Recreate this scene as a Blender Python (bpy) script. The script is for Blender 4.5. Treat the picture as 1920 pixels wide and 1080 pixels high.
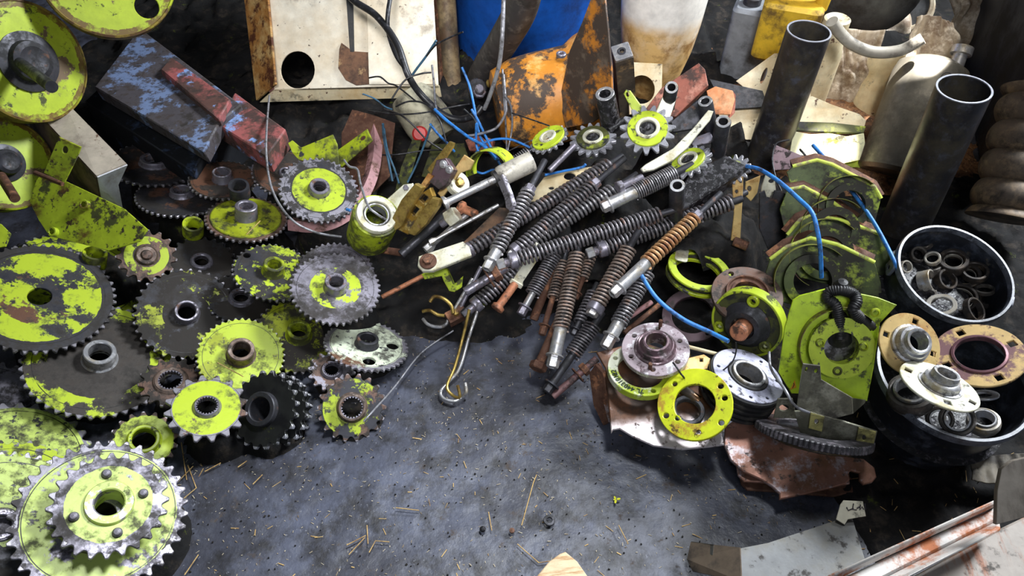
import bpy, math, random
from math import sin, cos, pi, radians, sqrt
from mathutils import Vector, Matrix, Quaternion, noise as mnoise
for o in list(bpy.data.objects): bpy.data.objects.remove(o)
random.seed(7)
sc = bpy.context.scene
C = sc.collection

# ---------------------------------------------------------------- camera
PITCH = radians(48); FPX = 1387.0; CAM = Vector((0, 0, 1.5))
cd = bpy.data.cameras.new('camera'); cam = bpy.data.objects.new('camera', cd); C.objects.link(cam)
cam.location = CAM; cam.rotation_euler = (pi/2 - PITCH, 0, 0)
cd.sensor_width = 36; cd.lens = FPX/1920*36; cd.clip_start = .02
sc.camera = cam
# ---------------------------------------------------------------- world, lights, exposure
sc.view_settings.view_transform = 'Standard'; sc.view_settings.look = 'None'
sc.view_settings.gamma = 1; sc.view_settings.use_curve_mapping = False
sc.view_settings.exposure = 0.55
w = bpy.data.worlds.new('world'); sc.world = w; w.use_nodes = True
wb = w.node_tree.nodes['Background']; wb.inputs[0].default_value = (.55, .70, 1.0, 1); wb.inputs[1].default_value = .05
# ---------------------------------------------------------------- placing helpers
FW = Vector((0, cos(PITCH), -sin(PITCH))); UP = Vector((0, sin(PITCH), cos(PITCH))); RT = Vector((1, 0, 0))
def ray(px, py): return FW + RT*((px-960)/FPX) + UP*((540-py)/FPX)
def P(px, py, z=None, Y=None, d=None):
    r = ray(px, py)
    if d is None: d = (z-CAM.z)/r.z if z is not None else Y/r.y
    return CAM + r*d
def area(name, loc, target, sx, sy, power, col):
    l = bpy.data.lights.new(name, 'AREA'); l.shape = 'RECTANGLE'; l.size = sx; l.size_y = sy; l.energy = power; l.color = col
    o = bpy.data.objects.new(name, l); C.objects.link(o); o.location = loc
    o.rotation_euler = (Vector(target)-Vector(loc)).to_track_quat('-Z', 'Y').to_euler(); return o
def spot(name, loc, target, power, ang, col, blend=.25, rad=.01):
    l = bpy.data.lights.new(name, 'SPOT'); l.energy = power; l.spot_size = radians(ang); l.spot_blend = blend; l.color = col; l.shadow_soft_size = rad
    o = bpy.data.objects.new(name, l); C.objects.link(o); o.location = loc
    o.rotation_euler = (Vector(target)-Vector(loc)).to_track_quat('-Z', 'Y').to_euler(); return o
area('skylight', (3.2, 3.15, 3.15), (-.05, 1.05, 0), 1.3, 1.0, 380, (.90, .95, 1.0))
fg = area('foreground_fill_light', (.45, 1.25, 3.0), (-.28, .40, 0), .5, .4, 4.4, (.93, .97, 1.0)); fg.data.spread = radians(46)  # added lamp, narrowed to brighten only the lower left foreground
hw = area('back_row_fill_light', (.1, -.7, 2.9), (.1, 2.35, .25), .8, .5, 6.5, (.98, .98, 1.0)); hw.data.spread = radians(42)  # added lamp aimed at the back row to brighten the cream panel
area('doorway_light', (.5, -1.5, 2.3), (-.1, 1.5, 0), 2.0, 1.6, 10, (.86, .93, 1.0))
# two narrow sunbeams falling through gaps in the roof
spot('sunbeam_low', (1.05, 1.5, 3.3), P(1556, 284, z=.10), 1900, 3.4, (1, .95, .82), .3)
spot('sunbeam_high', (1.15, 1.6, 3.3), P(1732, 106, Y=1.98), 4200, 2.8, (1, .97, .93), .3)
spot('sunbeam_wide', (1.25, 1.7, 3.2), (1.14, 2.2, .2), 80, 20, (1, .90, .72), .9, .05)

def mm(p): return (Vector(p)-CAM).dot(FW)/FPX          # metres per pixel at a point
def basis(x, n):
    n = n.normalized(); x = (x - n*x.dot(n)).normalized(); y = n.cross(x)
    return Matrix((x, y, n)).transposed().to_quaternion()
def ell(px, py, a, b, ang=0, z=.1, flip=1, d=None, Y=None):
    """pose of a disc seen as an ellipse"""
    c = P(px, py, z, Y, d); v = c-CAM; dep = v.dot(FW); v.normalize()
    t = radians(ang); m = (RT*sin(t) + UP*cos(t))*flip; m = (m - v*m.dot(v)).normalized()
    k = min(b/a, 1); n = -v*k + m*sqrt(1-k*k)
    return c, basis(RT*cos(t) - UP*sin(t), n), a*dep/FPX
def axis_q(a, b):
    n = (b-a).normalized(); x = Vector((1, 0, 0)) if abs(n.x) < .9 else Vector((0, 1, 0))
    return basis(x, n)

# ---------------------------------------------------------------- mesh helpers: every shape is (verts, faces)
class MB:
    def __init__(s): s.v = []; s.f = []
    def add(s, vf, M=None):
        b = len(s.v); v, f = vf
        s.v += [tuple(M @ Vector(p)) for p in v] if M is not None else [tuple(p) for p in v]
        s.f += [tuple(i+b for i in q) for q in f]; return s
def mb(*shapes):
    m = MB()
    for s in shapes:
        if isinstance(s, tuple) and len(s) == 2 and isinstance(s[1], Matrix): m.add(s[0], s[1])
        else: m.add(s)
    return m
TR = Matrix.Translation
def RX(a): return Matrix.Rotation(radians(a), 4, 'X')
def RY(a): return Matrix.Rotation(radians(a), 4, 'Y')
def RZ(a): return Matrix.Rotation(radians(a), 4, 'Z')
def lathe(prof, seg=40, close=False, cap0=False, cap1=False, arc=2*pi):
    full = abs(arc-2*pi) < 1e-6; n = seg if full else seg+1
    v = []; f = []; k = len(prof)
    for r, z in prof:
        for i in range(n):
            t = arc*i/seg; v.append((r*cos(t), r*sin(t), z))
    for j in range(k if close else k-1):
        j2 = (j+1) % k
        for i in range(seg):
            i2 = (i+1) % n
            f.append((j*n+i, j*n+i2, j2*n+i2, j2*n+i))
    if cap0: f.append(tuple(range(n))[::-1])
    if cap1: f.append(tuple((k-1)*n+i for i in range(n)))
    if close and not full:
        f.append(tuple(j*n for j in range(k))); f.append(tuple(j*n+n-1 for j in range(k))[::-1])
    return v, f
def ring(r0, r1, z0, z1, seg=40, c=None):
    c = min(r1-r0, z1-z0)*.18 if c is None else c
    return lathe([(r0, z0+c), (r0, z1-c), (r0+c, z1), (r1-c, z1), (r1, z1-c), (r1, z0+c), (r1-c, z0), (r0+c, z0)], seg, True)
def cyl(r, z0, z1, seg=20, c=0):
    if c: return lathe([(r-c, z0), (r, z0+c), (r, z1-c), (r-c, z1)], seg, False, True, True)
    return lathe([(r, z0), (r, z1)], seg, False, True, True)
def hexnut(r, z0, z1, bore=0):
    c = r*.12
    return lathe([(r-c, z0), (r, z0+c), (r, z1-c), (r-c, z1)], 6, False, True, True)
def box(x0, x1, y0, y1, z0, z1):
    v = [(x, y, z) for z in (z0, z1) for y in (y0, y1) for x in (x0, x1)]
    return v, [(0, 2, 3, 1), (4, 5, 7, 6), (0, 1, 5, 4), (2, 6, 7, 3), (0, 4, 6, 2), (1, 3, 7, 5)]
def smooth_path(pts, n=8):
    pts = [Vector(p) for p in pts]
    if len(pts) < 3: return pts
    out = []
    for i in range(len(pts)-1):
        p0 = pts[max(i-1, 0)]; p1 = pts[i]; p2 = pts[i+1]; p3 = pts[min(i+2, len(pts)-1)]
        for k in range(n):
            t = k/n
            out.append(.5*((2*p1) + (p2-p0)*t + (2*p0-5*p1+4*p2-p3)*t*t + (3*p1-p0-3*p2+p3)*t**3))
    out.append(pts[-1]); return out
def tube(path, r, seg=8, cap=True):
    path = [Vector(p) for p in path]; n = len(path); v = []; f = []; N = None
    for i, p in enumerate(path):
        T = (path[min(i+1, n-1)]-path[max(i-1, 0)]).normalized()
        if N is None:
            N = T.cross(Vector((0, 0, 1)))
            if N.length < .1: N = T.cross(Vector((0, 1, 0)))
        N = (N - T*N.dot(T)).normalized(); B = T.cross(N)
        rr = r[i] if isinstance(r, (list, tuple)) else r
        for k in range(seg):
            t = 2*pi*k/seg; v.append(p + (N*cos(t)+B*sin(t))*rr)
    for i in range(n-1):
        for k in range(seg):
            k2 = (k+1) % seg; f.append((i*seg+k, i*seg+k2, (i+1)*seg+k2, (i+1)*seg+k))
    if cap: f.append(tuple(range(seg))[::-1]); f.append(tuple((n-1)*seg+k for k in range(seg)))
    return v, f
def helix(R, r, z0, z1, turns, spt=16, sides=6):
    n = int(turns*spt); pts = []
    for i in range(n+1):
        u = i/n; t = 2*pi*turns*u
        # closed end coils
        e = .03; uu = u
        pts.append(Vector((R*cos(t), R*sin(t), z0+(z1-z0)*uu)))
    return tube(pts, r, sides)
def plate(outlines, t, bev=0.0008):
    """solid plate between z=-t/2 and t/2 from 2D outlines (first outer, others holes)"""
    cu = bpy.data.curves.new('outline', 'CURVE'); cu.dimensions = '2D'; cu.fill_mode = 'BOTH'
    bev = min(bev, t*.3); cu.extrude = t/2-bev; cu.bevel_depth = bev; cu.bevel_resolution = 0; cu.offset = -bev
    for o in outlines:
        s = cu.splines.new('POLY'); s.points.add(len(o)-1); s.use_cyclic_u = True
        for p, q in zip(s.points, o): p.co = (q[0], q[1], 0, 1)
    ob = bpy.data.objects.new('outline', cu); me = bpy.data.meshes.new_from_object(ob)
    v = [tuple(x.co) for x in me.vertices]; f = [tuple(p.vertices) for p in me.polygons]
    bpy.data.objects.remove(ob); bpy.data.curves.remove(cu); bpy.data.meshes.remove(me)
    return v, f
def circ(r, x=0, y=0, n=24, a0=0): return [(x+r*cos(2*pi*i/n+a0), y+r*sin(2*pi*i/n+a0)) for i in range(n)]
def sq(s, x=0, y=0, a=0): return circ(s*.7071, x, y, 4, a+pi/4)
def rrect(x0, x1, y0, y1, r, n=5):
    o = []
    for cx, cy, a in ((x1-r, y1-r, 0), (x0+r, y1-r, pi/2), (x0+r, y0+r, pi), (x1-r, y0+r, 1.5*pi)):
        o += [(cx+r*cos(a+pi/2*i/n), cy+r*sin(a+pi/2*i/n)) for i in range(n+1)]
    return o
def teeth(R, n, depth=None, pw=1.5, m=10):
    d = depth or .44*2*pi*R/n; o = []
    for i in range(n*m):
        u = i/m; p = (.5+.5*cos(2*pi*u))**pw
        o.append(((R-d+d*min(p*1.12, 1))*cos(2*pi*i/(n*m)), (R-d+d*min(p*1.12, 1))*sin(2*pi*i/(n*m))))
    return o
def spline_bore(r, n=22):
    o = []
    for i in range(n):
        for k, rr in ((0, r), (.45, r), (.5, r*1.13), (.95, r*1.13)):
            t = 2*pi*(i+k)/n; o.append((rr*cos(t), rr*sin(t)))
    return o
# ---------------------------------------------------------------- object helpers
def thing(name, label, cat, loc=(0, 0, 0), q=None, group=None):
    o = bpy.data.objects.new(name, None); C.objects.link(o); o.empty_display_size = .03
    o.location = loc
    if q is not None: o.rotation_mode = 'QUATERNION'; o.rotation_quaternion = q
    o['label'] = label; o['category'] = cat
    if group: o['group'] = group
    return o
def obj(name, m, material, parent=None, label=None, sharp=38):
    if isinstance(m, tuple): m = mb(m)
    me = bpy.data.meshes.new(name); me.from_pydata(m.v, [], m.f); me.validate(); me.update()
    me.polygons.foreach_set('use_smooth', [True]*len(me.polygons)); me.set_sharp_from_angle(angle=radians(sharp))
    me.materials.append(material)
    o = bpy.data.objects.new(name, me); C.objects.link(o); o.parent = parent
    if label: o['label'] = label
    return o
def solo(name, label, cat, m, material, loc=(0, 0, 0), q=None, group=None, kind=None, sharp=38):
    o = obj(name, m, material, None, None, sharp); o.location = loc
    if q is not None: o.rotation_mode = 'QUATERNION'; o.rotation_quaternion = q
    o['label'] = label; o['category'] = cat
    if group: o['group'] = group
    if kind: o['kind'] = kind
    return o
def structure(name, m, material, label=None):
    o = obj(name, m, material); o['kind'] = 'structure'
    if label: o['label'] = label
    return o
# a flat piece whose outline is given on a plane (origin p0, normal n): returns local outline and pose
def on_plane(p0, n, pxs):
    n = Vector(n).normalized(); q = basis(Vector((1, .12, 0)), n); qi = q.inverted(); o = []
    for px, py in pxs:
        r = ray(px, py); d = (p0-CAM).dot(n)/r.dot(n); h = qi @ (CAM + r*d - p0); o.append((h.x, h.y))
    return o, q
def px_ellipse(cx, cy, a, b=None, ang=0, n=28):
    b = b or a; t = radians(ang)
    return [(cx+a*cos(2*pi*i/n)*cos(t)-b*sin(2*pi*i/n)*sin(t), cy+a*cos(2*pi*i/n)*sin(t)+b*sin(2*pi*i/n)*cos(t)) for i in range(n)]
def plane3(a, b, c):
    p = [P(x[0], x[1], x[2]) for x in (a, b, c)]; n = (p[1]-p[0]).cross(p[2]-p[0]).normalized()
    if n.dot(CAM-p[0]) < 0: n = -n
    return p[0], n
def sheet(p0, n, poly, holes=(), t=.004, bev=.0008):
    """front face lies on the plane, thickness behind it"""
    o, q = on_plane(p0, n, poly); hs = [on_plane(p0, n, h)[0] for h in holes]
    v, f = plate([o]+hs, t, bev)
    return ([(x, y, z-t/2) for x, y, z in v], f), p0, q
# ---------------------------------------------------------------- materials
def S(r, g, b): return tuple(((c/255)/12.92 if c/255 <= .04045 else ((c/255+.055)/1.055)**2.4) for c in (r, g, b))
_seed = [0]
def mat(name, base, layers=(), rough=.5, metal=0., bump=.15, bscale=60, coat=0., spec=None):
    """layers: (colour, coverage 0..1, scale, options)"""
    m = bpy.data.materials.new(name); m.use_nodes = True; nt = m.node_tree; N = nt.nodes; L = nt.links
    bs = N['Principled BSDF']; tc = N.new('ShaderNodeTexCoord')
    def math_(op, a, b=None, c=None, clamp=False):
        n = N.new('ShaderNodeMath'); n.operation = op; n.use_clamp = clamp
        for i, x in enumerate((a, b, c)):
            if x is None: continue
            if isinstance(x, (int, float)): n.inputs[i].default_value = x
            else: L.new(x, n.inputs[i])
        return n.outputs[0]
    def noise_(scale, det=6, rgh=.6, stretch=None):
        _seed[0] += 1; mp = N.new('ShaderNodeMapping'); L.new(tc.outputs['Object'], mp.inputs['Vector'])
        mp.inputs['Location'].default_value = (_seed[0]*1.37 % 9, _seed[0]*2.11 % 7, _seed[0]*.73 % 5)
        if stretch: mp.inputs['Scale'].default_value = stretch
        n = N.new('ShaderNodeTexNoise'); n.inputs['Scale'].default_value = scale; n.inputs['Detail'].default_value = det; n.inputs['Roughness'].default_value = rgh
        L.new(mp.outputs[0], n.inputs['Vector']); return n.outputs['Fac']
    def mix(fac, a, b, col):
        n = N.new('ShaderNodeMix'); n.data_type = 'RGBA' if col else 'FLOAT'
        ia, ib, out = (6, 7, 2) if col else (2, 3, 0)
        if isinstance(fac, (int, float)): n.inputs[0].default_value = fac
        else: L.new(fac, n.inputs[0])
        for i, x in ((ia, a), (ib, b)):
            if isinstance(x, (tuple, list)): n.inputs[i].default_value = (*x[:3], 1)
            elif isinstance(x, (int, float)): n.inputs[i].default_value = x
            else: L.new(x, n.inputs[i])
        return n.outputs[out]
    n0 = noise_(35, 4); sh = math_('MULTIPLY_ADD', n0, .7, .65)
    vm = N.new('ShaderNodeVectorMath'); vm.operation = 'SCALE'; vm.inputs[0].default_value = base; L.new(sh, vm.inputs['Scale'])
    col = vm.outputs[0]; ro = rough; me = metal; hgt = noise_(bscale, 5)
    for ly in layers:
        c, cov, scale = ly[:3]; op = ly[3] if len(ly) > 3 else {}
        soft = op.get('soft', .025); thr = .5 + (.5-cov)*.36
        nz = noise_(scale, op.get('det', 10), op.get('nr', .70), op.get('stretch'))
        mr = N.new('ShaderNodeMapRange'); mr.interpolation_type = 'SMOOTHSTEP'; L.new(nz, mr.inputs[0])
        mr.inputs[1].default_value = thr-soft; mr.inputs[2].default_value = thr+soft; msk = mr.outputs[0]
        if 'rad' in op:
            r0, r1 = op['rad']; ln = N.new('ShaderNodeVectorMath'); ln.operation = 'LENGTH'
            sp = N.new('ShaderNodeVectorMath'); sp.operation = 'MULTIPLY'; sp.inputs[1].default_value = (1, 1, 0)
            L.new(tc.outputs['Object'], sp.inputs[0]); L.new(sp.outputs[0], ln.inputs[0])
            wob = math_('MULTIPLY_ADD', noise_(60, 5), op.get('wob', .02), -op.get('wob', .02)*.5)
            rr = math_('ADD', ln.outputs['Value'], wob)
            msk = math_('MULTIPLY', msk, math_('MULTIPLY', math_('GREATER_THAN', rr, r0), math_('LESS_THAN', rr, r1)))
        if 'zr' in op:
            z0, z1, ax = op['zr']; sx = N.new('ShaderNodeSeparateXYZ'); L.new(tc.outputs['Object'], sx.inputs[0])
            wob = math_('MULTIPLY_ADD', noise_(op.get('ws', 14), 6), op.get('wob', .04), -op.get('wob', .04)*.5)
            mz = N.new('ShaderNodeMapRange'); mz.interpolation_type = 'SMOOTHSTEP'; L.new(math_('ADD', sx.outputs[ax], wob), mz.inputs[0])
            mz.inputs[1].default_value = z0; mz.inputs[2].default_value = z1; msk = math_('MULTIPLY', msk, mz.outputs[0])
        if 'op' in op: msk = math_('MULTIPLY', msk, op['op'])
        col = mix(msk, col, c, True); ro = mix(msk, ro, op.get('rough', rough), False); me = mix(msk, me, op.get('metal', 0.), False)
        if op.get('h', 0): hgt = math_('MULTIPLY_ADD', msk, op['h'], hgt)
    L.new(col, bs.inputs['Base Color'])
    for k, x in (('Roughness', ro), ('Metallic', me)):
        if isinstance(x, (int, float)): bs.inputs[k].default_value = x
        else: L.new(x, bs.inputs[k])
    if spec is not None: bs.inputs['Specular IOR Level'].default_value = spec
    if coat: bs.inputs['Coat Weight'].default_value = coat
    if bump:
        bp = N.new('ShaderNodeBump'); bp.inputs['Strength'].default_value = bump; bp.inputs['Distance'].default_value = .002
        L.new(hgt, bp.inputs['Height']); L.new(bp.outputs[0], bs.inputs['Normal'])
    return m
LIME = S(174, 193, 46); LIME2 = S(168, 184, 28); LIMEP = S(205, 226, 120); MUD = S(42, 37, 33); STEEL = S(150, 146, 158); DARK = S(52, 52, 56)
RUST = S(98, 68, 52); RUSTL = S(150, 102, 72); GREASE = S(22, 22, 24)
def gm(cov, scale=28, soft=.05, col=MUD, o=.9, **k): return (col, cov, scale, dict(soft=soft, rough=.75, op=o, **k))
M_steel = mat('worn_steel', STEEL, [gm(.38, 45, .08), (RUST, .2, 30, dict(soft=.06, rough=.8))], .36, .75)
M_bright = mat('bright_zinc', S(205, 205, 208), [gm(.3, 40, .09), (S(150, 140, 120), .3, 25, dict(soft=.1, rough=.5, metal=.5))], .30, .8)
M_dark = mat('dark_oily_steel', S(70, 70, 76), [gm(.5, 35, .1, GREASE), (RUST, .12, 30, dict(soft=.06, rough=.8))], .38, .6)
M_grease = mat('black_grease', S(26, 25, 27), [(S(80, 78, 84), .34, 70, dict(soft=.05, rough=.35, h=.6)), ], .4, 0, .9, 90)
M_rust = mat('brown_rust', RUST, [(S(78, 48, 34), .5, 40, dict(soft=.1, rough=.85)), (RUSTL, .25, 30, dict(soft=.06, rough=.8))], .75, .1, .5, 120)
M_rustred = mat('red_oxide_paint', S(150, 84, 66), [gm(.42, 22, .08), (S(190, 130, 110), .25, 14, dict(soft=.06, rough=.6))], .6)
M_pink = mat('faded_pink_paint', S(182, 136, 138), [(RUST, .3, 18, dict(soft=.06, rough=.7)), gm(.22, 30)], .55)
M_lime = mat('chipped_lime_paint', LIME, [gm(.28, 16, .025), (DARK, .2, 42, dict(soft=.02, rough=.5))], .42)
M_limed = mat('grimy_lime_paint', LIME2, [gm(.48, 12, .07), (DARK, .25, 34, dict(soft=.03, rough=.5))], .45)
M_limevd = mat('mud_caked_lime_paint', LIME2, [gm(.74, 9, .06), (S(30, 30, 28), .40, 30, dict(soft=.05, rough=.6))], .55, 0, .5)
M_cream = mat('dirty_cream_paint', S(226, 214, 180), [(S(196, 160, 100), .35, 6, dict(soft=.16, rough=.5, op=.75)), (RUST, .16, 26, dict(soft=.02, rough=.8)), gm(.14, 10, .06)], .4)
M_panel = mat('stained_cream_panel', S(242, 236, 218), [(S(202, 172, 122), .42, 3.2, dict(soft=.2, rough=.5, op=.7)), (S(70, 50, 36), .09, 60, dict(soft=.015, rough=.8)), (S(90, 62, 42), .16, 4.5, dict(soft=.05, rough=.8, op=.55))], .42)
M_rustpanel = mat('rust_streaked_cream', S(170, 118, 58), [(S(205, 170, 110), .4, 8, dict(soft=.1, stretch=(2, 2, .5))), (S(86, 44, 22), .42, 7, dict(soft=.06, stretch=(3, 3, .4)))], .7)
M_tan = mat('yellow_zinc_plating', S(214, 184, 124), [(S(176, 132, 74), .4, 22, dict(soft=.1, rough=.5, metal=.3)), (S(88, 54, 38), .16, 40, dict(soft=.04, rough=.7))], .38, .45)
M_tanp = mat('yellow_zinc_with_purple_bloom', S(218, 186, 128), [(S(118, 84, 86), .26, 6, dict(soft=.03, rough=.5, metal=.3)), (S(96, 58, 36), .16, 40, dict(soft=.04, rough=.7))], .38, .4)
M_white = mat('chalky_white_steel', S(222, 220, 200), [gm(.2, 40, .06), (S(170, 160, 120), .3, 20, dict(soft=.1))], .4, .35)
M_purple = mat('purple_grey_flange_steel', S(160, 146, 152), [(S(216, 212, 216), .36, 26, dict(soft=.04, rough=.4, metal=.4)), (S(78, 58, 62), .26, 40, dict(soft=.05, rough=.6))], .45, .3, .25)
M_purpled = mat('dark_purple_steel', S(96, 78, 84), [gm(.35, 40)], .4, .5)
M_brass = mat('brassy_plating', S(196, 168, 92), [(S(92, 66, 22), .42, 22, dict(soft=.12, rough=.45, metal=.5)), (RUST, .2, 40, dict(soft=.05, rough=.8))], .32, .7)
M_coilk = mat('black_spring_steel', S(128, 124, 128), [gm(.38, 60, .08, GREASE), (S(120, 80, 58), .2, 22, dict(soft=.08, rough=.7))], .34, .55, .12)
M_coilg = mat('grey_spring_steel', S(152, 149, 152), [gm(.34, 60, .08, GREASE), (S(120, 92, 72), .16, 22, dict(soft=.08, rough=.7))], .32, .65, .12)
M_coilb = mat('browned_spring_steel', S(150, 134, 124), [gm(.4, 50, .08), (S(140, 104, 84), .34, 30, dict(soft=.08, rough=.65))], .45, .4, .12)
M_coilt = mat('tan_rusted_spring', S(190, 148, 104), [gm(.3, 50, .08), (S(132, 86, 52), .4, 30, dict(soft=.08, rough=.7))], .5, .25, .12)
M_plastic = mat('scuffed_black_plastic', S(34, 37, 44), [(S(84, 90, 104), .24, 20, dict(soft=.12, rough=.5)), (S(90, 84, 74), .12, 40, dict(soft=.06, rough=.8))], .36)
M_rim = mat('scuffed_grey_plastic_rim', S(98, 103, 114), [(S(44, 47, 54), .4, 24, dict(soft=.1)), (S(150, 156, 170), .2, 40, dict(soft=.08))], .38)
M_rubber = mat('black_rubber', S(24, 24, 26), [(S(70, 66, 62), .25, 30, dict(soft=.1, rough=.8))], .5)
M_pipe = mat('blackened_steel_pipe', S(44, 44, 50), [(S(92, 84, 62), .36, 7, dict(soft=.14, rough=.6, op=.6)), (S(76, 78, 86), .22, 30, dict(soft=.1))], .34, .25, .08)
M_pipeend = mat('cut_pipe_end', S(170, 172, 182), [], .4, .5)
M_blue = mat('blue_plastic_drum', S(24, 82, 168), [gm(.3, 6, .14, S(14, 28, 60), .8)], .4, 0, .05)
M_bluewire = mat('blue_wire_insulation', S(54, 128, 208), [gm(.3, 30, .1)], .4, 0, 0)
M_teal = mat('faded_teal_wire', S(60, 100, 126), [gm(.3, 30, .1)], .5, 0, 0)
M_blackwire = mat('black_cable', S(30, 30, 33), [(S(90, 90, 96), .2, 60, dict(soft=.1))], .42, 0, 0)
M_greywire = mat('bare_grey_wire', S(150, 150, 156), [gm(.35, 40, .1)], .4, .4, 0)
M_orange = mat('flaking_orange_paint', S(198, 128, 40), [(S(66, 52, 42), .46, 8, dict(soft=.03, rough=.7)), (S(222, 168, 96), .22, 18, dict(soft=.08, rough=.6))], .5, 0, .3)
M_orangeb = mat('orange_box_paint', S(206, 128, 72), [gm(.3, 14, .08), (S(226, 176, 130), .3, 10, dict(soft=.1))], .55)
M_jug = mat('stained_white_plastic', S(236, 232, 224), [(S(222, 182, 116), .85, 4, dict(soft=.2, rough=.5, zr=(.35, .29, 2), wob=.05)), (S(150, 108, 58), .42, 12, dict(soft=.10, rough=.6, zr=(.34, .26, 2)))], .38)
M_greyplastic = mat('grey_plastic_canister', S(126, 130, 136), [gm(.3, 8, .12)], .5)
M_yellow = mat('dirty_yellow_plastic', S(214, 176, 50), [gm(.36, 9, .09, S(84, 62, 34))], .45)
M_beige = mat('beige_sheet_plastic', S(206, 192, 166), [gm(.28, 10, .1, S(120, 100, 80)), (S(160, 140, 112), .35, 14, dict(soft=.1))], .55, 0, .3)
M_crumple = mat('crumpled_beige_wrap', S(168, 152, 130), [(S(120, 98, 78), .4, 10, dict(soft=.1)), (S(226, 214, 196), .3, 20, dict(soft=.1))], .6, 0, .6, 40)
M_tank = mat('dull_aluminium', S(112, 108, 98), [gm(.38, 9, .13, S(78, 72, 62)), (S(128, 122, 110), .3, 30, dict(soft=.1, rough=.5, metal=.5))], .42, .55)
M_darktank = mat('dark_grey_round_tank', S(104, 106, 108), [gm(.4, 7, .14)], .4, .4)
M_bellows = mat('dusty_rubber_bellows', S(98, 84, 70), [gm(.4, 12, .1), (S(140, 118, 92), .3, 20, dict(soft=.1))], .6)
M_bluebox = mat('flaked_pale_blue_paint', S(74, 70, 74), [(S(112, 130, 166), .42, 8, dict(soft=.025, rough=.5)), (S(62, 54, 52), .35, 34, dict(soft=.05, rough=.85)), gm(.30, 20, .06)], .6, 0, .35)
M_redbeam = mat('faded_red_beam_paint', S(92, 66, 60), [(S(156, 88, 86), .46, 8, dict(soft=.05)), (S(132, 160, 210), .24, 11, dict(soft=.02)), gm(.40, 16, .06, S(56, 46, 42))], .55, 0, .3)
M_litpanel = mat('lit_dusty_panel_end', S(216, 218, 224), [(S(150, 136, 118), .35, 12, dict(soft=.12)), gm(.10, 30)], .5)
M_blade = mat('ploughshare_steel', S(168, 122, 106), [(S(116, 80, 56), .42, 5, dict(soft=.12, rough=.6, metal=.3)), (S(196, 184, 188), .28, 22, dict(soft=.06, rough=.35, metal=.6)), gm(.22, 40)], .4, .5, .25)
M_bladew = mat('worn_pale_blade_steel', S(210, 200, 202), [gm(.22, 50, .04, S(84, 62, 56)), (S(104, 68, 46), .85, 7, dict(soft=.08, rough=.5, metal=.3, zr=(.0, .035, 1), wob=.07)), (S(60, 42, 32), .5, 12, dict(soft=.08, rough=.6, zr=(.01, .05, 1), wob=.05))], .4, .45, .25)
M_alu = mat('grey_aluminium_sheet', S(92, 93, 94), [(S(92, 88, 78), .45, 6, dict(soft=.14, rough=.5, metal=.3)), gm(.25, 30)], .42, .4)
M_card = mat('pale_card_tag', S(204, 198, 176), [gm(.2, 30, .08)], .7)
M_ink = mat('dark_ink', S(44, 40, 48), [], .6, 0, 0)
M_inkg = mat('green_marker_ink', S(30, 52, 34), [], .6, 0, 0)
M_sticker = mat('orange_warning_sticker', S(222, 152, 40), [], .5, 0, 0)
M_channel = mat('white_painted_rusty_channel', S(206, 200, 194), [(S(176, 104, 62), .40, 9, dict(soft=.06, rough=.75)), (S(110, 66, 46), .2, 16, dict(soft=.05, rough=.8))], .5)
M_greyplate = mat('streaked_grey_plate', S(150, 140, 128), [(S(98, 88, 76), .45, 8, dict(soft=.14, stretch=(3, 1, 1)))], .6)
M_wood = mat('splintered_pale_wood', S(214, 190, 154), [(S(168, 128, 84), .4, 14, dict(soft=.1, stretch=(1, 8, 1)))], .7, 0, .4)
M_straw = mat('dry_straw', S(188, 156, 98), [(S(128, 94, 56), .4, 30, dict(soft=.1))], .7, 0, 0)
M_chaff = mat('pale_chaff', S(170, 160, 140), [(S(110, 90, 64), .4, 30, dict(soft=.1))], .7, 0, 0)
M_leaf = mat('yellow_leaf', S(206, 206, 30), [], .6, 0, 0)
M_floor = mat('oily_dirt_floor', S(56, 57, 66), [(S(86, 90, 106), .42, 5, dict(soft=.16, rough=.42)), (S(34, 33, 36), .34, 14, dict(soft=.12, rough=.55)), (S(112, 114, 124), .10, 90, dict(soft=.03, rough=.6)), (S(66, 56, 50), .10, 26, dict(soft=.06, rough=.8))], .45, 0, .85, 60)
M_dirtshade = mat('black_dirt_and_shade', S(25, 24, 24), [(S(50, 44, 38), .32, 26, dict(soft=.08, rough=.8)), (S(80, 88, 24), .10, 20, dict(soft=.03, rough=.6)), (S(17, 17, 18), .4, 12, dict(soft=.1, rough=.8))], .9, 0, 1.0, 90, spec=.22)  # dirt kept near black, so it also paints shade below the scrap
M_brownearth = mat('brown_chaff_earth', S(132, 92, 60), [(S(84, 56, 38), .45, 60, dict(soft=.05)), (S(186, 150, 110), .2, 120, dict(soft=.04))], .85, 0, 1.0, 160)
M_wall = mat('dark_shed_wall', S(52, 48, 44), [gm(.5, 5, .15)], .85)
M_hubr = mat('brown_grey_hub_steel', S(112, 94, 84), [gm(.4, 30, .08), (S(150, 134, 124), .3, 40, dict(soft=.06, metal=.5))], .42, .4)
M_shadeslab = mat('shaded_blue_slab', S(24, 26, 30), [(S(52, 64, 88), .26, 8, dict(soft=.04))], .75, 0, .4, spec=.2)  # shade below the box is put into this near-black colour
M_void = mat('soot_black', S(16, 16, 17), [], .8, 0, 0)
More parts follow.
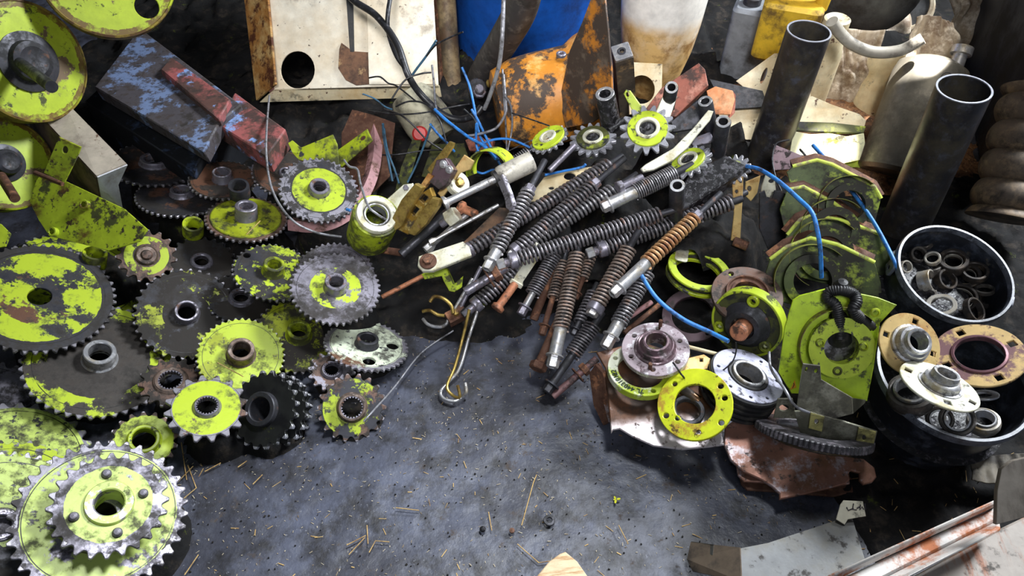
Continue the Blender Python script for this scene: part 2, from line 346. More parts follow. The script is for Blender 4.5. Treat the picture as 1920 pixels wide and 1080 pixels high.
# ---------------------------------------------------------------- setting
def noise_grid(x0, x1, y0, y1, n, m, fn):
    v = []; f = []
    for j in range(m+1):
        for i in range(n+1):
            x = x0+(x1-x0)*i/n; y = y0+(y1-y0)*j/m; v.append((x, y, fn(x, y)))
    for j in range(m):
        for i in range(n):
            a = j*(n+1)+i; f.append((a, a+1, a+n+2, a+n+1))
    return v, f
def fz(x, y):
    p = Vector((x, y, 0)); return .006*mnoise.noise(p*6) + .0025*mnoise.noise(p*25) + .0012*mnoise.noise(p*70) - .006
structure('floor', mb(noise_grid(-2.6, 4.2, -.6, 3.4, 540, 320, fz)), M_floor)
structure('wall_back', mb(box(-2.6, 4.2, 3.4, 3.5, -.02, 3.4)), M_wall)
structure('wall_left', mb(box(-2.7, -2.6, -.6, 3.5, -.02, 3.4)), M_wall)
structure('wall_right', mb(box(4.2, 4.3, -.6, 3.5, -.02, 3.4)), M_wall)

anchors_left = []; anchors_mid = []
# ---------------------------------------------------------------- sprockets of the left heap
GL = 'sprockets in the left heap'
def paint(base, r, kind, cov=.6):
    b = {'steel': STEEL, 'dark': S(62, 62, 68), 'rust': S(118, 92, 80), 'lime': LIME, 'olive': S(150, 160, 30), 'pale': S(180, 198, 98), 'mud': S(58, 52, 47), 'white': S(206, 214, 190)}[base]
    met = {'steel': .65, 'dark': .5, 'rust': .35}.get(base, 0)
    lay = []
    if base in ('lime', 'olive', 'pale', 'white'): lay += [gm(.30, 11, .06), gm(.26, 26, .04), (DARK, .25, 46, dict(soft=.02))]
    else: lay += [gm(.42, 12, .1), gm(.36, 40, .07)]
    for k in kind:
        c, r0, r1, cv, sc_ = k
        lay.append(({'lime': LIME, 'olive': S(160, 170, 30), 'steel': S(156, 152, 164), 'dark': S(66, 66, 72), 'mud': MUD, 'rust': RUST, 'pale': S(186, 204, 106), 'white': S(214, 220, 196), 'rim': S(150, 147, 156)}[c], cv, sc_,
                    dict(rad=(r0*r, r1*r), soft=.02, rough=.42 if c != 'mud' else .8, metal=.6 if c in ('steel', 'dark', 'rim') else 0, wob=.05*r, h=.3)))
    lay.append((S(168, 164, 172), .52, 40, dict(rad=(.955*r, 2*r), soft=.08, rough=.35, metal=.7, wob=.03*r)))
    lay.append((S(34, 32, 30), .80, 20, dict(rad=(.835*r, .847*r), soft=.1, wob=.004*r)))
    lay.append(gm(.30, 16, .07, S(36, 32, 28)))
    return mat('sprocket_finish', b, lay, .42, met, .25, 90)
def hub_shape(r, h, bore, t, ridge=False):
    z0 = -t/2-.002
    pr = [(bore, z0), (bore, h-.002), (bore+.002, h), (r-.002, h), (r, h-.002), (r*1.02, t/2+.004), (r*1.16, t/2-.001), (r*1.16, z0)]
    if ridge: pr = [(bore, z0), (bore, h-.002), (bore+.002, h), (r-.002, h), (r, h-.002), (r, h*.6), (r*1.1, h*.6-.002), (r*1.12, t/2+.002), (r*1.25, t/2-.001), (r*1.25, z0)]
    return lathe(pr, 36, True)
def low(z, py): return z-.035-.05*max(0, min(1, (py-450)/300))
def sprocket(label, px, py, a, b, ang, z, n, base, rings, hub=None, holes=(), splined=False, t=.008, flip=1, spin=0, hubmat=None, bolts=(), name='sprocket', depth=None, plate2=None, anchor=True, pw=1.5):
    """hub = (radius fraction, height, bore fraction)"""
    z = max(.022, low(z, py))
    c, q, R = ell(px, py, a, b, ang, z, flip)
    T = thing(name, label, 'sprocket', c, q @ Quaternion((0, 0, 1), spin), GL)
    bore = R*(hub[2] if hub else .15)
    bo = spline_bore(bore) if splined and not (hub and hub[1] > 0) else circ(bore, n=36)
    hs = [circ(h[2]*R, h[1]*R*cos(radians(h[0])), h[1]*R*sin(radians(h[0]))) for h in holes]
    m = paint(base, R, rings)
    obj('toothed_plate', mb(plate([teeth(R, n, depth, pw), bo]+hs, t, .0012)), m, T)
    if plate2:
        r2, zz, fin = plate2
        obj('raised_disc', mb((ring(bore, r2*R, t/2-.0005, t/2+zz, 56), Matrix())), paint(fin, R, []), T)
    if hub and hub[1] > 0:
        hm = hubmat or M_steel
        H = obj('hub', mb(hub_shape(hub[0]*R, hub[1], bore, t)), hm, T)
        if splined:
            v, f = plate([circ(bore*1.04, n=66), spline_bore(bore*.88)], hub[1]*.9, .0004)
            obj('splined_bore', mb(((v, f), TR((0, 0, hub[1]*.5)))), M_steel, H)
    for an, rr, br in bolts:
        obj('bolt', mb((lathe([(br*R, t/2-.001), (br*R, t/2+.004), (br*R*.75, t/2+.009), (0.0005, t/2+.0105)], 16), TR((rr*R*cos(radians(an)), rr*R*sin(radians(an)), plate2[1] if plate2 else 0)))), m, T)
    if anchor: anchors_left.append((c.x, c.y, c.z, R))
    return T
sprocket('dark muddy sprocket half buried behind the lime bracket, biggest of the three in the gloom', 290, 308, 82, 40, -6, .16, 40, 'dark', [('rust', .2, .8, .4, 20)], (.3, .02, .2))
sprocket('dark sprocket with a long arc of worn teeth below the blue steel box', 342, 366, 82, 40, -8, .15, 44, 'dark', [('rust', .2, .7, .4, 20)], (.25, .02, .17))
sprocket('rust brown sprocket with a pipe-like hub left behind the lime-centred sprocket', 418, 338, 62, 36, -8, .19, 36, 'mud', [('rust', .2, .9, .6, 14)], (.28, .03, .22))
sprocket('dark brown toothed disc tucked right under the lime-centred sprocket', 536, 326, 62, 44, 4, .17, 38, 'mud', [('rust', .1, .9, .5, 16)], (.2, .01, .15))
sprocket('black sprocket lying flat between the two grey hubbed ones and the muddy one', 452, 560, 62, 48, 0, .10, 30, 'dark', [('mud', .1, .9, .5, 16)], (.34, .012, .22))
sprocket('black greasy sprocket directly below the small bolt-centred sprocket', 378, 492, 62, 48, 0, .12, 22, 'dark', [('mud', .1, .9, .6, 16)], (.3, .01, .2))
sprocket('muddy black sprocket with olive paint flakes and an open pale hub, left of centre', 350, 588, 92, 86, 0, .13, 34, 'dark', [('mud', .1, 1, .55, 12), ('olive', .45, .98, .36, 16)], (.23, .022, .17), hubmat=M_steel)
sprocket('olive sprocket mostly hidden under the grey long-toothed sprocket', 560, 630, 84, 70, 6, .10, 36, 'olive', [('mud', .1, 1, .45, 12)], (.26, .03, .18), hubmat=M_limed)
sprocket('steel sprocket showing only a row of bright teeth above the grey hubbed sprocket', 628, 514, 74, 60, 0, .13, 40, 'steel', [], (.2, .01, .15))
sprocket('grey-lime sprocket with a lime rimmed hub and a round lug at its left edge', 512, 511, 74, 54, 8, .16, 38, 'dark', [('lime', .1, .95, .40, 22)], (.26, .034, .17), hubmat=M_limed, holes=[(160, .82, .09)])
sprocket('grey steel sprocket with fine teeth and a ragged lime ring around its hub', 629, 541, 84, 68, 4, .20, 42, 'steel', [('lime', .22, .56, .56, 24)], (.24, .03, .155), hubmat=M_steel)
sprocket('bright lime-centred sprocket with a wide grey toothed rim, topmost near the blue box', 598, 357, 74, 61, 8, .22, 40, 'dark', [('rim', .7, 1, .5, 30), ('lime', .18, .66, .80, 40)], (.25, .022, .155), hubmat=M_steel)
sprocket('lime sprocket with a tall grey hub and a raised lip, left of the lime-centred one', 462, 411, 74, 43, -2, .17, 38, 'rust', [('lime', .1, .76, .62, 14)], (.27, .045, .17), plate2=(.86, .003, 'olive'), hubmat=M_steel)
sprocket('white and rust sprocket with two round holes beside its hub', 687, 648, 79, 47, 10, .11, 42, 'white', [('rim', .86, 1, .7, 30), ('rust', .1, .95, .30, 5)], (.26, .025, .18), holes=[(-70, .62, .15), (20, .62, .15)], hubmat=M_dark)
sprocket('olive lime sprocket with a brown tapered hub at the middle of the heap', 452, 667, 80, 72, 0, .15, 40, 'olive', [('lime', .3, .97, .6, 14)], (.30, .036, .20), hubmat=M_hubr)
sprocket('small brown sprocket with a splined hole right of the black twin sprocket', 622, 696, 44, 38, 0, .12, 14, 'rust', [('steel', .3, 1, .5, 20)], (.42, .012, .32), splined=True)
sprocket('small worn sprocket with lime flakes and a big splined bore at the heap edge', 660, 764, 64, 64, 0, .12, 18, 'rust', [('dark', .4, .9, .55, 22), ('lime', .42, .85, .40, 18)], (.40, .02, .31), splined=True, hubmat=M_hubr)
sprocket('small bolt-centred sprocket with a lime ring and fifteen blunt teeth', 275, 480, 53, 50, 0, .19, 15, 'rust', [('lime', .44, .72, .75, 16)], (.34, .008, .12), hubmat=M_hubr, bolts=[(0, 0, .2)])
sprocket('large lime and grey sprocket under the flat plain-holed disc, hub bore at its top right', 142, 522, 122, 84, 12, .12, 46, 'dark', [('lime', .3, .98, .62, 14)], (.2, .012, .15), holes=[(50, .62, .17)])
sprocket('huge flat sprocket with one plain round hole and swirls of chipped lime, at left edge', 74, 557, 128, 103, 0, .23, 50, 'dark', [('lime', .12, .80, .58, 11), ('rust', .1, .5, .3, 14)], (.2, 0, .155))
sprocket('mud-caked sprocket with a steel ring hub and lime flakes along its rim', 187, 675, 128, 106, 0, .15, 42, 'mud', [('lime', .66, .97, .46, 10), ('rim', .95, 1, .6, 30)], (.215, .036, .15), hubmat=M_bright, depth=.009)
sprocket('rusty bare sprocket with a splined hole touching the bright lime sixteen-toothed one', 320, 716, 56, 46, -8, .15, 15, 'rust', [('mud', .5, 1, .4, 20)], (.5, .010, .37), splined=True, hubmat=M_hubr)
sprocket('bright lime sprocket with sixteen big teeth and a clean splined bore', 388, 765, 74, 62, 0, .19, 16, 'rust', [('rim', .8, 1, .7, 20), ('lime', .2, .80, .86, 10)], (.31, .012, .26), splined=True, hubmat=M_steel, plate2=None)
sprocket('lime sprocket peeking from behind the biggest stacked sprockets, wide black bore', 270, 828, 60, 56, 0, .13, 17, 'rust', [('lime', .3, .86, .78, 12)], (.46, .02, .34), hubmat=M_lime)
sprocket('bare steel sprocket with long teeth at the left edge below the huge flat disc', -26, 768, 104, 92, 0, .15, 26, 'steel', [('dark', .1, .8, .4, 12)], (.2, .01, .15))
sprocket('pale lime sprocket with stubby teeth just under the mud-caked one, cut off at left edge', 18, 868, 138, 116, 0, .16, 30, 'pale', [('rim', .9, 1, .6, 30)], (.2, .01, .15))
sprocket('lime flaked sprocket edge between the pale one and the riveted green disc', 6, 945, 138, 122, 0, .175, 34, 'steel', [('lime', .6, 1, .5, 12)], (.2, .01, .15))
sprocket('riveted pale green sprocket disc behind the biggest one at lower left', 2, 985, 142, 138, 0, .19, 40, 'pale', [('rim', .93, 1, .6, 30)], (.2, .01, .12), bolts=[(60, .67, .05)])
sprocket('dark sprocket with few teeth showing in the lower left corner', 10, 1110, 96, 92, 0, .16, 24, 'dark', [('rim', .9, 1, .5, 30)], (.2, .01, .12))
# stacked pair fixed to one hub, front left
t_ = sprocket('biggest double sprocket with two toothed discs and four rivets, front left corner', 190, 966, 150, 141, 0, .22, 36, 'steel', [('pale', .3, .86, .72, 9), ('rim', .88, 1, .5, 30)], (.28, 0, .17), depth=.013)
c_, q_, R_ = ell(190, 966, 150, 141, 0, low(.22, 966))
m_ = paint('steel', R_, [('pale', .1, .48, .80, 10), ('rim', .6, .72, .5, 30)])
up_ = obj('upper_toothed_disc', mb(plate([teeth(R_*.67, 24, .0125, 1.5), circ(R_*.17, n=36)], .008, .0012)), m_, t_, 'smaller toothed disc fixed above the big one'); up_.location = (.012, .006, .048)
for an, rr in ((112, .38), (28, .38), (215, .39), (300, .39)):
    b_ = obj('rivet', mb(lathe([(.0095, .003), (.009, .008), (.006, .012), (.0005, .0135)], 16)), m_, up_); b_.location = (R_*rr*cos(radians(an)), R_*rr*sin(radians(an)), .001)
h_ = obj('hub', mb(lathe([(R_*.165, -.05), (R_*.165, .010), (R_*.18, .012), (R_*.265, .012), (R_*.275, .010), (R_*.28, .003), (R_*.28, -.05)], 48, True)), mat('pale_lime_hub', S(186, 204, 106), [gm(.3, 20), (STEEL, .35, 18, dict(soft=.03, metal=.5))], .4), up_)
obj('spacer', mb(ring(R_*.3, R_*.5, .004, .046, 40)), mat('grimy_spacer', S(120, 130, 40), [gm(.5, 14)], .5), t_)
# black twin sprocket seen almost from its side
c, q, R = ell(496, 768, 74, 60, 96, .075, -1)
T = thing('twin_sprocket', 'black greasy twin-row sprocket standing on edge with glinting tooth tips', 'sprocket', c, q, GL)
mtw = mat('black_oiled_sprocket', S(46, 47, 46), [(S(120, 130, 24), .2, 14, dict(soft=.04)), (GREASE, .5, 20, dict(soft=.1, rough=.35)), (S(190, 190, 198), .62, 30, dict(rad=(R*.93, R*2), soft=.05, rough=.3, metal=.7, wob=.02*R))], .34, .4)  # pale metallic tips: worn steel, with the glints painted in
for k, zz in enumerate((0, -.042, -.062)):
    o = obj('toothed_plate', mb(plate([teeth(R*(1 if k < 2 else .94), 20, None, 1.3), circ(R*.33, n=36)], .010, .001)), mtw, T); o.location = (0, 0, zz)
obj('hub', mb(lathe([(R*.30, -.07), (R*.30, .018), (R*.32, .020), (R*.42, .020), (R*.44, .018), (R*.46, -.07)], 36, True)), M_dark, T)
anchors_left.append((c.x, c.y, c.z, R))
# loose rings in the heap
for lab, px, py, a, b, ang, z in (
    ('dark loose bushing ring lying left of the tall-hubbed lime sprocket', 362, 424, 19, 15, 0, .13),
    ('pipe-like hub ring sitting on the rust brown sprocket in the gloom', 448, 352, 19, 14, -10, .185),
    ('lime smeared ring hub at the upper right of the huge flat sprocket', 178, 480, 21, 13, 6, .155)):
    c, q, R = ell(px, py, a, b, ang, z)
    solo('bushing_ring', lab, 'bushing', mb(lathe([(R*.7, -.03), (R*.7, .008), (R*.75, .01), (R*.97, .01), (R, .008), (R, -.03)], 32, True)), M_limed if 'lime' in lab else M_dark, c, q, 'loose bushing rings in the left heap')
    anchors_left.append((c.x, c.y, c.z, R))

# ---------------------------------------------------------------- big flanged drums at the upper left
def drum(label, px, py, a, b, ang, Y, flip, holes, shaft=False, fin=None, hubr=.3):
    c, q, R = ell(px, py, a, b, ang, flip=flip, Y=Y, z=None)
    T = thing('lime_drum', label, 'drum', c, q, 'large lime painted drums')
    fin = fin or mat('scraped_lime_drum_paint', LIME, [(S(112, 92, 68), .30, 7, dict(soft=.015, rough=.7)), gm(.2, 30, .03), (S(112, 88, 36), .62, 20, dict(rad=(R*.9, R*2), soft=.08, wob=.02))], .38)
    obj('face_disc', mb(plate([circ(R, n=72)]+[circ(h[2]*R, h[1]*R*cos(radians(h[0])), h[1]*R*sin(radians(h[0]))) for h in holes], .006, .0015)), fin, T)
    obj('rim', mb(lathe([(R*.985, -.05), (R*.985, .002), (R, .006), (R*1.03, .004), (R*1.04, -.004), (R*1.03, -.05)], 72, True)), mat('rusted_lime_rim', S(140, 120, 48), [(S(92, 66, 40), .5, 26, dict(soft=.06)), (LIME2, .3, 10, dict(soft=.04))], .6), T)
    if shaft:
        obj('hub', mb(lathe([(.03, .003), (R*hubr*1.7, .003), (R*hubr*1.7, .008), (R*hubr*1.2, .012), (R*hubr*1.1, .028), (R*hubr*.8, .034), (R*hubr*.5, .03), (.001, .03)], 36)), M_dark, T)
    return T, R
T, R = drum('lime drum disc with a dark shaft sticking out of its hub, upper left edge', 52, 116, 108, 94, 80, 1.72, 1, [], True)
p0 = P(38, 118, Y=1.68); p1 = P(97, 163, Y=1.50); lc = T.matrix_basis.inverted()
T_m = Matrix.LocRotScale(T.location, T.rotation_quaternion, None).inverted()
obj('shaft', mb(tube([T_m @ p0, T_m @ p1], .014, 16)), M_dark, T)
drum('bright lime drum disc hanging into the top edge, oval hole near its right side', 200, -52, 114, 112, 0, 1.92, 1, [(-42, .74, .19)])
drum('shaded lime drum disc below the shafted one at the left edge, dark hub', 8, 306, 86, 78, 70, 1.55, 1, [], True, None, .24)
p0 = P(2, 330, Y=1.5); p1 = P(28, 372, Y=1.40)
solo('shaft_stub', 'brown shaft stub pointing down beside the lower lime drum', 'shaft', mb(tube([p0, p1], .012, 14)), M_rust)

# ---------------------------------------------------------------- folded panel and lime bracket
def slab(name, label, cat, top, depth_vec, material, group=None, t=None):
    """closed box-like body: a polygon of world points swept along a vector"""
    n = len(top); v = [Vector(p) for p in top]; v += [p+Vector(depth_vec) for p in v]
    o = v[0].copy(); v = [p-o for p in v]
    f = [tuple(range(n)), tuple(range(2*n-1, n-1, -1))]+[(i, i+n, (i+1) % n+n, (i+1) % n) for i in range(n)]
    ob = solo(name, label, cat, mb((v, f)), material, o, None, group); 
    return ob
A = P(58, 196, z=.33); B = P(122, 190, z=.33); Cc = P(238, 308, z=.27); D = P(182, 331, z=.27)
dn = Vector((-.02, -.02, -.10)); th = Vector((0, 0, -.004))
pan = thing('folded_panel', 'pale folded sheet metal panel with bright white end, beside the lime bracket', 'panel', D)  # white of the end is light put into its colour
def quad_sheet(name, pts, mtl, parent, t=.004):
    pts = [Vector(p) for p in pts]; n = (pts[1]-pts[0]).cross(pts[2]-pts[0]).normalized()*t
    k = len(pts); v = [p-parent.location for p in pts]+[p-parent.location-n for p in pts]
    f = [tuple(range(k)), tuple(range(2*k-1, k-1, -1))]+[(i, i+k, (i+1) % k+k, (i+1) % k) for i in range(k)]
    return obj(name, mb((v, f)), mtl, parent)
M_paneltop = mat('dusty_beige_sheet', S(184, 172, 156), [gm(.3, 9, .12, S(120, 108, 96)), (RUST, .12, 40, dict(soft=.03))], .6)
quad_sheet('top_sheet', [A, B, Cc, D], M_paneltop, pan)
quad_sheet('end_flap', [D, Cc, P(221, 345, z=.22), P(229, 389, z=.15), P(190, 374, z=.15)], M_litpanel, pan)  # light falling on the end is put into its white
quad_sheet('side_sheet', [A, D, P(190, 374, z=.15), P(120, 330, z=.15), P(58, 240, z=.21)], mat('shaded_brown_side', S(120, 100, 78), [gm(.5, 8, .12)], .6), pan)  # side turned from the light gets a darker brown
n_ = Vector((-.15, -.55, .82)); p_ = P(150, 410, z=.22)
vf, c, q = sheet(p_, n_, [(55, 378), (68, 338), (78, 325), (124, 340), (232, 391), (276, 430), (262, 452), (204, 470), (92, 442), (72, 412)], [px_ellipse(162, 385, 6, 6), px_ellipse(103, 436, 5.5, 5.5)], .006)
T = thing('lime_bracket', 'big lime bracket plate with a bent upright tab and two small tube bosses', 'bracket', c, q)
M_brk = mat('speckled_lime_bracket', LIME, [gm(.30, 14, .03), (S(60, 52, 44), .25, 40, dict(soft=.02)), (S(100, 74, 40), .24, 7, dict(soft=.06))], .42)
obj('plate', mb(vf), M_brk, T)
for bx, by in ((162, 385), (103, 436)):
    o_, _ = on_plane(p_, n_, [(bx, by)])
    obj('boss', mb((ring(.007, .0125, -.01, .012, 20), TR((o_[0][0], o_[0][1], 0)))), M_brk, T)
n2 = Vector((.1, -.9, .42)); vf, c2, q2 = sheet(P(118, 330, z=.31), n2, [(82, 324), (110, 257), (152, 276), (147, 290), (121, 343)], [px_ellipse(122, 281, 5.5, 7)], .006)
tb = obj('upright_tab', mb(vf), M_brk, T); Mi = Matrix.LocRotScale(c, q, None).inverted() @ Matrix.LocRotScale(c2, q2, None)
tb.matrix_local = Mi
r_ = obj('gusset', mb(tube([T_ for T_ in [Matrix.LocRotScale(c, q, None).inverted() @ P(66, 324, z=.285), Matrix.LocRotScale(c, q, None).inverted() @ P(117, 345, z=.285)]], .006, 8)), M_rust, T)
# lime scrap wedge at the very left
vf, c, q = sheet(P(10, 440, z=.2), Vector((.2, -.5, .8)), [(-30, 412), (2, 420), (20, 438), (10, 462), (-30, 470)], (), .006)
solo('lime_plate', 'lime plate corner poking in at the left edge above the huge flat sprocket', 'plate', mb(vf), M_lime, c, q)

# ---------------------------------------------------------------- pale blue flaked box with red beam
T = thing('steel_box', 'flaked pale blue steel box tilted on the scrap, left of the cream panel', 'steel box', P(180, 163, z=.28))
def sub_slab(name, top, vec, mtl, parent, label=None):
    n = len(top); v = [Vector(p)-parent.location for p in top]; v += [p+Vector(vec) for p in v]
    f = [tuple(range(n)), tuple(range(2*n-1, n-1, -1))]+[(i, i+n, (i+1) % n+n, (i+1) % n) for i in range(n)]
    o = obj(name, mb((v, f)), mtl, parent, label)
    bv = o.modifiers.new('bevel', 'BEVEL'); bv.width = .004; bv.segments = 1; bv.limit_method = 'ANGLE'; return o
sub_slab('box_body', [P(176, 163, z=.28), P(382, 284, z=.28), P(412, 228, z=.28), P(452, 196, z=.28), P(262, 52, z=.28)], (.0, .01, -.05), M_bluebox, T)
Td = thing('dark_block', 'blackened steel block in the dark below the flaked pale blue box', 'block', P(150, 215, z=.20))  # not blackened: shade below the box is put into its colour
sub_slab('block_body', [P(158, 190, z=.20), P(362, 322, z=.20), P(400, 250, z=.20), P(440, 215, z=.20), P(262, 90, z=.20)], (0, .01, -.17), M_shadeslab, Td)
sub_slab('side_beam', [P(300, 130, z=.30), P(322, 106, z=.30), P(432, 186, z=.30), P(410, 222, z=.30)], (0, 0, -.03), M_redbeam, T, 'raised red and blue flaked bar')
T2 = thing('square_tube', 'square steel tube with faded red paint and blue worn edges, beside the blue box', 'tube', P(405, 232, z=.26))
sub_slab('tube_body', [P(405, 232, z=.26), P(440, 172, z=.26), P(478, 200, z=.26), P(536, 242, z=.26), P(500, 292, z=.26)], (0, .01, -.07), M_redbeam, T2)
# ---------------------------------------------------------------- spring rods of the middle pile
GS = 'spring rods in the middle pile'
def spring_rod(label, A, B, coil, rpx, turns, mtl, front='collar', rear=None, rodr=.42, sleeve=M_bright, nutm=M_bright, nutpx=None, wire=None):
    a = P(*A); b = P(*B); L = (b-a).length; ab = Vector((B[0]-A[0], B[1]-A[1])); l2 = ab.length_squared
    fr = lambda p: (Vector((p[0]-A[0], p[1]-A[1])).dot(ab)/l2)*L
    z0, z1 = fr(coil[0]), fr(coil[1]); s = mm(a); R = rpx*s
    T = thing('spring_rod', label, 'spring', a, axis_q(a, b), GS)
    pitch = (z1-z0)/turns; wr = wire or pitch*.33
    obj('coil_spring', mb(helix(R-wr, wr, z0, z1, turns)), mtl, T, sharp=80)
    rr = R*rodr
    nl = (nutpx or rpx*.95)*s
    obj('rod', mb(cyl(rr, nl*.5, L, 16, .001)), M_dark, T)
    if front == 'collar':
        obj('hex_nut', mb(hexnut(R*.68, 0, nl)), nutm, T)
        obj('end_collar', mb(lathe([(rr, z0-R*.9), (R*.9, z0-R*.9), (R*1.02, z0-R*.75), (R*1.02, z0+.001), (rr, z0+.001)], 28, True)), M_steel, T)
        if z0-R*.9 > nl: obj('rod_end', mb(cyl(R*.55, nl*.9, z0-R*.85, 16)), M_steel, T)
    elif front == 'sleeve':
        obj('hex_nut', mb(lathe([(R*.42, nl*.6), (R*.42, .0015), (R*.5, 0), (R*.62, .001), (R*.70, .004), (R*.70, nl), (R*.3, nl)], 6)), nutm, T)
        obj('washer', mb(ring(rr*.8, R*1.02, nl, nl+R*.22, 28)), nutm, T)
        obj('sleeve', mb(cyl(R*.74, nl+R*.2, z0+R*.3, 24, .0015)), sleeve, T)
    elif front == 'thin':
        obj('hex_nut', mb(hexnut(R*.6, 0, nl)), nutm, T)
        obj('washer', mb(ring(rr*.8, R*.95, nl, nl+R*.2, 24)), nutm, T)
        obj('sleeve', mb(cyl(R*.46, nl, z0+R*.3, 20)), sleeve, T)
    if rear == 'nut':
        obj('rear_nut', mb(hexnut(R*.75, z1+R*.1, z1+R*1.0)), M_steel, T)
        obj('rear_washer', mb(ring(rr*.8, R*.95, z1, z1+R*.12, 24)), M_steel, T)
    anchors_mid.append((b.x, b.y, b.z-.02, .06))
    return T
spring_rod('longest black spring lying slantwise on top of the pile with its bright nut at left', (932, 498, .25), (1290, 385, .33), ((968, 486), (1240, 402)), 16, 37, M_coilk)
spring_rod('steep grey spring on top at the left, ending in a washer and shiny hex nut', (912, 506, .24), (1022, 300, .34), ((929, 474), (990, 364)), 15.5, 17, M_coilg, 'sleeve', 'nut', nutpx=19)
spring_rod('spring with a bolted flat clevis at its lower left end, passing beneath the steep one', (850, 487, .20), (1168, 292, .27), ((880, 468), (1140, 312)), 15, 36, M_coilk, 'collar')
spring_rod('black spring with a threaded rod and nut at its upper end, second from the top', (955, 480, .20), (1172, 296, .31), ((972, 468), (1116, 358)), 15, 24, M_coilk, 'collar', 'nut')
spring_rod('brown-black spring squeezed between the longest spring and the threaded one', (985, 462, .19), (1195, 326, .29), ((996, 454), (1150, 362)), 15, 22, M_coilg, 'collar')
spring_rod('tightly wound short spring with a bright sleeve and nut near the upright tube stub', (1128, 390, .31), (1300, 308, .37), ((1190, 364), (1266, 328)), 17, 19, M_coilg, 'sleeve', None, nutpx=14)
spring_rod('black spring with a drilled collar and small bright nut, lying under the longest one', (1100, 477, .21), (1392, 372, .29), ((1134, 464), (1372, 380)), 16, 32, M_coilk, 'collar')
spring_rod('tan rusted spring with a long bright sleeve and washer pointing down left', (1147, 553, .24), (1352, 362, .32), ((1207, 497), (1298, 410)), 16, 15, M_coilt, 'sleeve', 'nut', nutpx=20)
spring_rod('brown tinged spring with a plain bright nut, just left of the tan one', (1108, 592, .17), (1198, 432, .26), ((1117, 572), (1182, 470)), 17, 17, M_coilb, 'collar')
spring_rod('grey spring with a short bright sleeve and hollow nut, lowest right beside the flanges', (1134, 652, .13), (1232, 478, .22), ((1152, 606), (1208, 512)), 17, 17, M_coilg, 'sleeve', None, nutpx=24)
spring_rod('long steep spring reaching lowest on the floor with a bright sleeve and wide washer', (1035, 690, .09), (1090, 440, .22), ((1049, 622), (1079, 478)), 17, 23, M_coilb, 'sleeve', None, nutpx=22)
spring_rod('dark spring with a dull nut between the square bar and the steep long spring', (976, 590, .12), (1054, 452, .21), ((996, 552), (1040, 478)), 15, 17, M_coilk, 'thin', None, nutpx=16, nutm=M_steel)
spring_rod('shadowed spring with a brown sleeve just left of the long steep spring', (1016, 628, .09), (1062, 470, .17), ((1031, 560), (1050, 490)), 12, 13, M_coilb, 'thin', None, nutpx=18, nutm=M_rust, sleeve=M_rust)
spring_rod('black spring deep in shadow below the pile with its rod end on the floor', (1024, 735, .035), (1130, 585, .12), ((1078, 672), (1116, 614)), 17, 12, M_coilk, 'thin', None, nutm=M_dark, sleeve=M_dark)
spring_rod('small dark spring behind the brown tinged one, dull nut end', (1074, 628, .09), (1120, 530, .14), ((1085, 606), (1112, 548)), 12, 10, M_coilk, 'thin', None, nutm=M_dark, sleeve=M_dark)
spring_rod('dark spring under the steep one at the left, beside the bent wire rod', (868, 592, .10), (990, 488, .17), ((898, 567), (968, 506)), 15, 12, M_coilk, 'collar', nutm=M_dark)
spring_rod('thin rusty spring rod glimpsed between the steep long spring and the brown tinged one', (1078, 560, .12), (1120, 452, .18), ((1092, 524), (1110, 480)), 11, 8, M_coilb, 'thin', None, nutm=M_rust, sleeve=M_rust)
spring_rod('small grey spring behind the white damper cylinder', (930, 328, .22), (1005, 275, .28), ((945, 317), (992, 284)), 11, 13, M_coilg, 'thin', nutm=M_steel, sleeve=M_steel)
spring_rod('short spring end lying in front of the slotted steel bracket right of the pile', (1290, 418, .25), (1400, 360, .27), ((1310, 407), (1372, 375)), 14, 10, M_coilg, 'thin', nutm=M_steel, sleeve=M_steel)
# clevis with rusty bolt
p_ = P(835, 480, z=.225)
vf, c, q = sheet(p_, Vector((-.05, -.25, 1)), [(785, 480), (868, 452), (880, 462), (884, 478), (812, 507), (792, 508), (783, 498)], [], .012, .002)
T = thing('clevis_plate', 'pale flat clevis plate with a rusty bolt head, far left end of the pile', 'clevis', c, q)
obj('plate', mb(vf), M_white, T)
o_, _ = on_plane(p_, Vector((-.05, -.25, 1)), [(803, 491)])
B_ = obj('washer', mb((cyl(.021, 0, .006, 28, .001), TR((o_[0][0], o_[0][1], 0)))), M_rust, T)
obj('bolt_head', mb((hexnut(.0125, .005, .014), TR((o_[0][0], o_[0][1], 0)))), M_rust, B_)
# round bars, bolts and pins
def bar(name, label, cat, A, B, rpx, mtl, head=None, group=None, seg=16, headm=None):
    a = P(*A); b = P(*B); s = mm(a); L = (b-a).length
    T = thing(name, label, cat, a, axis_q(a, b), group)
    obj('shank', mb(cyl(rpx*s, 0, L, seg, .001)), mtl, T)
    if head == 'hex': obj('head', mb(hexnut(rpx*1.9*s, -rpx*.4*s, rpx*1.2*s)), headm or mtl, T)
    if head == 'round': obj('head', mb(lathe([(rpx*.8*s, -.001), (rpx*1.5*s, 0), (rpx*1.6*s, .002), (rpx*1.6*s, rpx*.9*s), (rpx*s, rpx*1.3*s)], 20, False, True)), headm or mtl, T)
    if head == 'socket': obj('head', mb(lathe([(rpx*.7*s, rpx*1.2*s), (rpx*.8*s, -.001), (rpx*1.7*s, 0), (rpx*1.8*s, rpx*2*s), (rpx*s, rpx*4*s)], 6)), headm or mtl, T)
    if head == 'washer':
        obj('washer', mb((ring(rpx*.9*s, rpx*2.4*s, 0, rpx*.4*s, 24), TR((0, 0, L*.55)))), M_rust, T)
        obj('nut', mb((hexnut(rpx*1.8*s, 0, rpx*1.7*s), TR((0, 0, L*.66)))), M_rust, T)
    return T
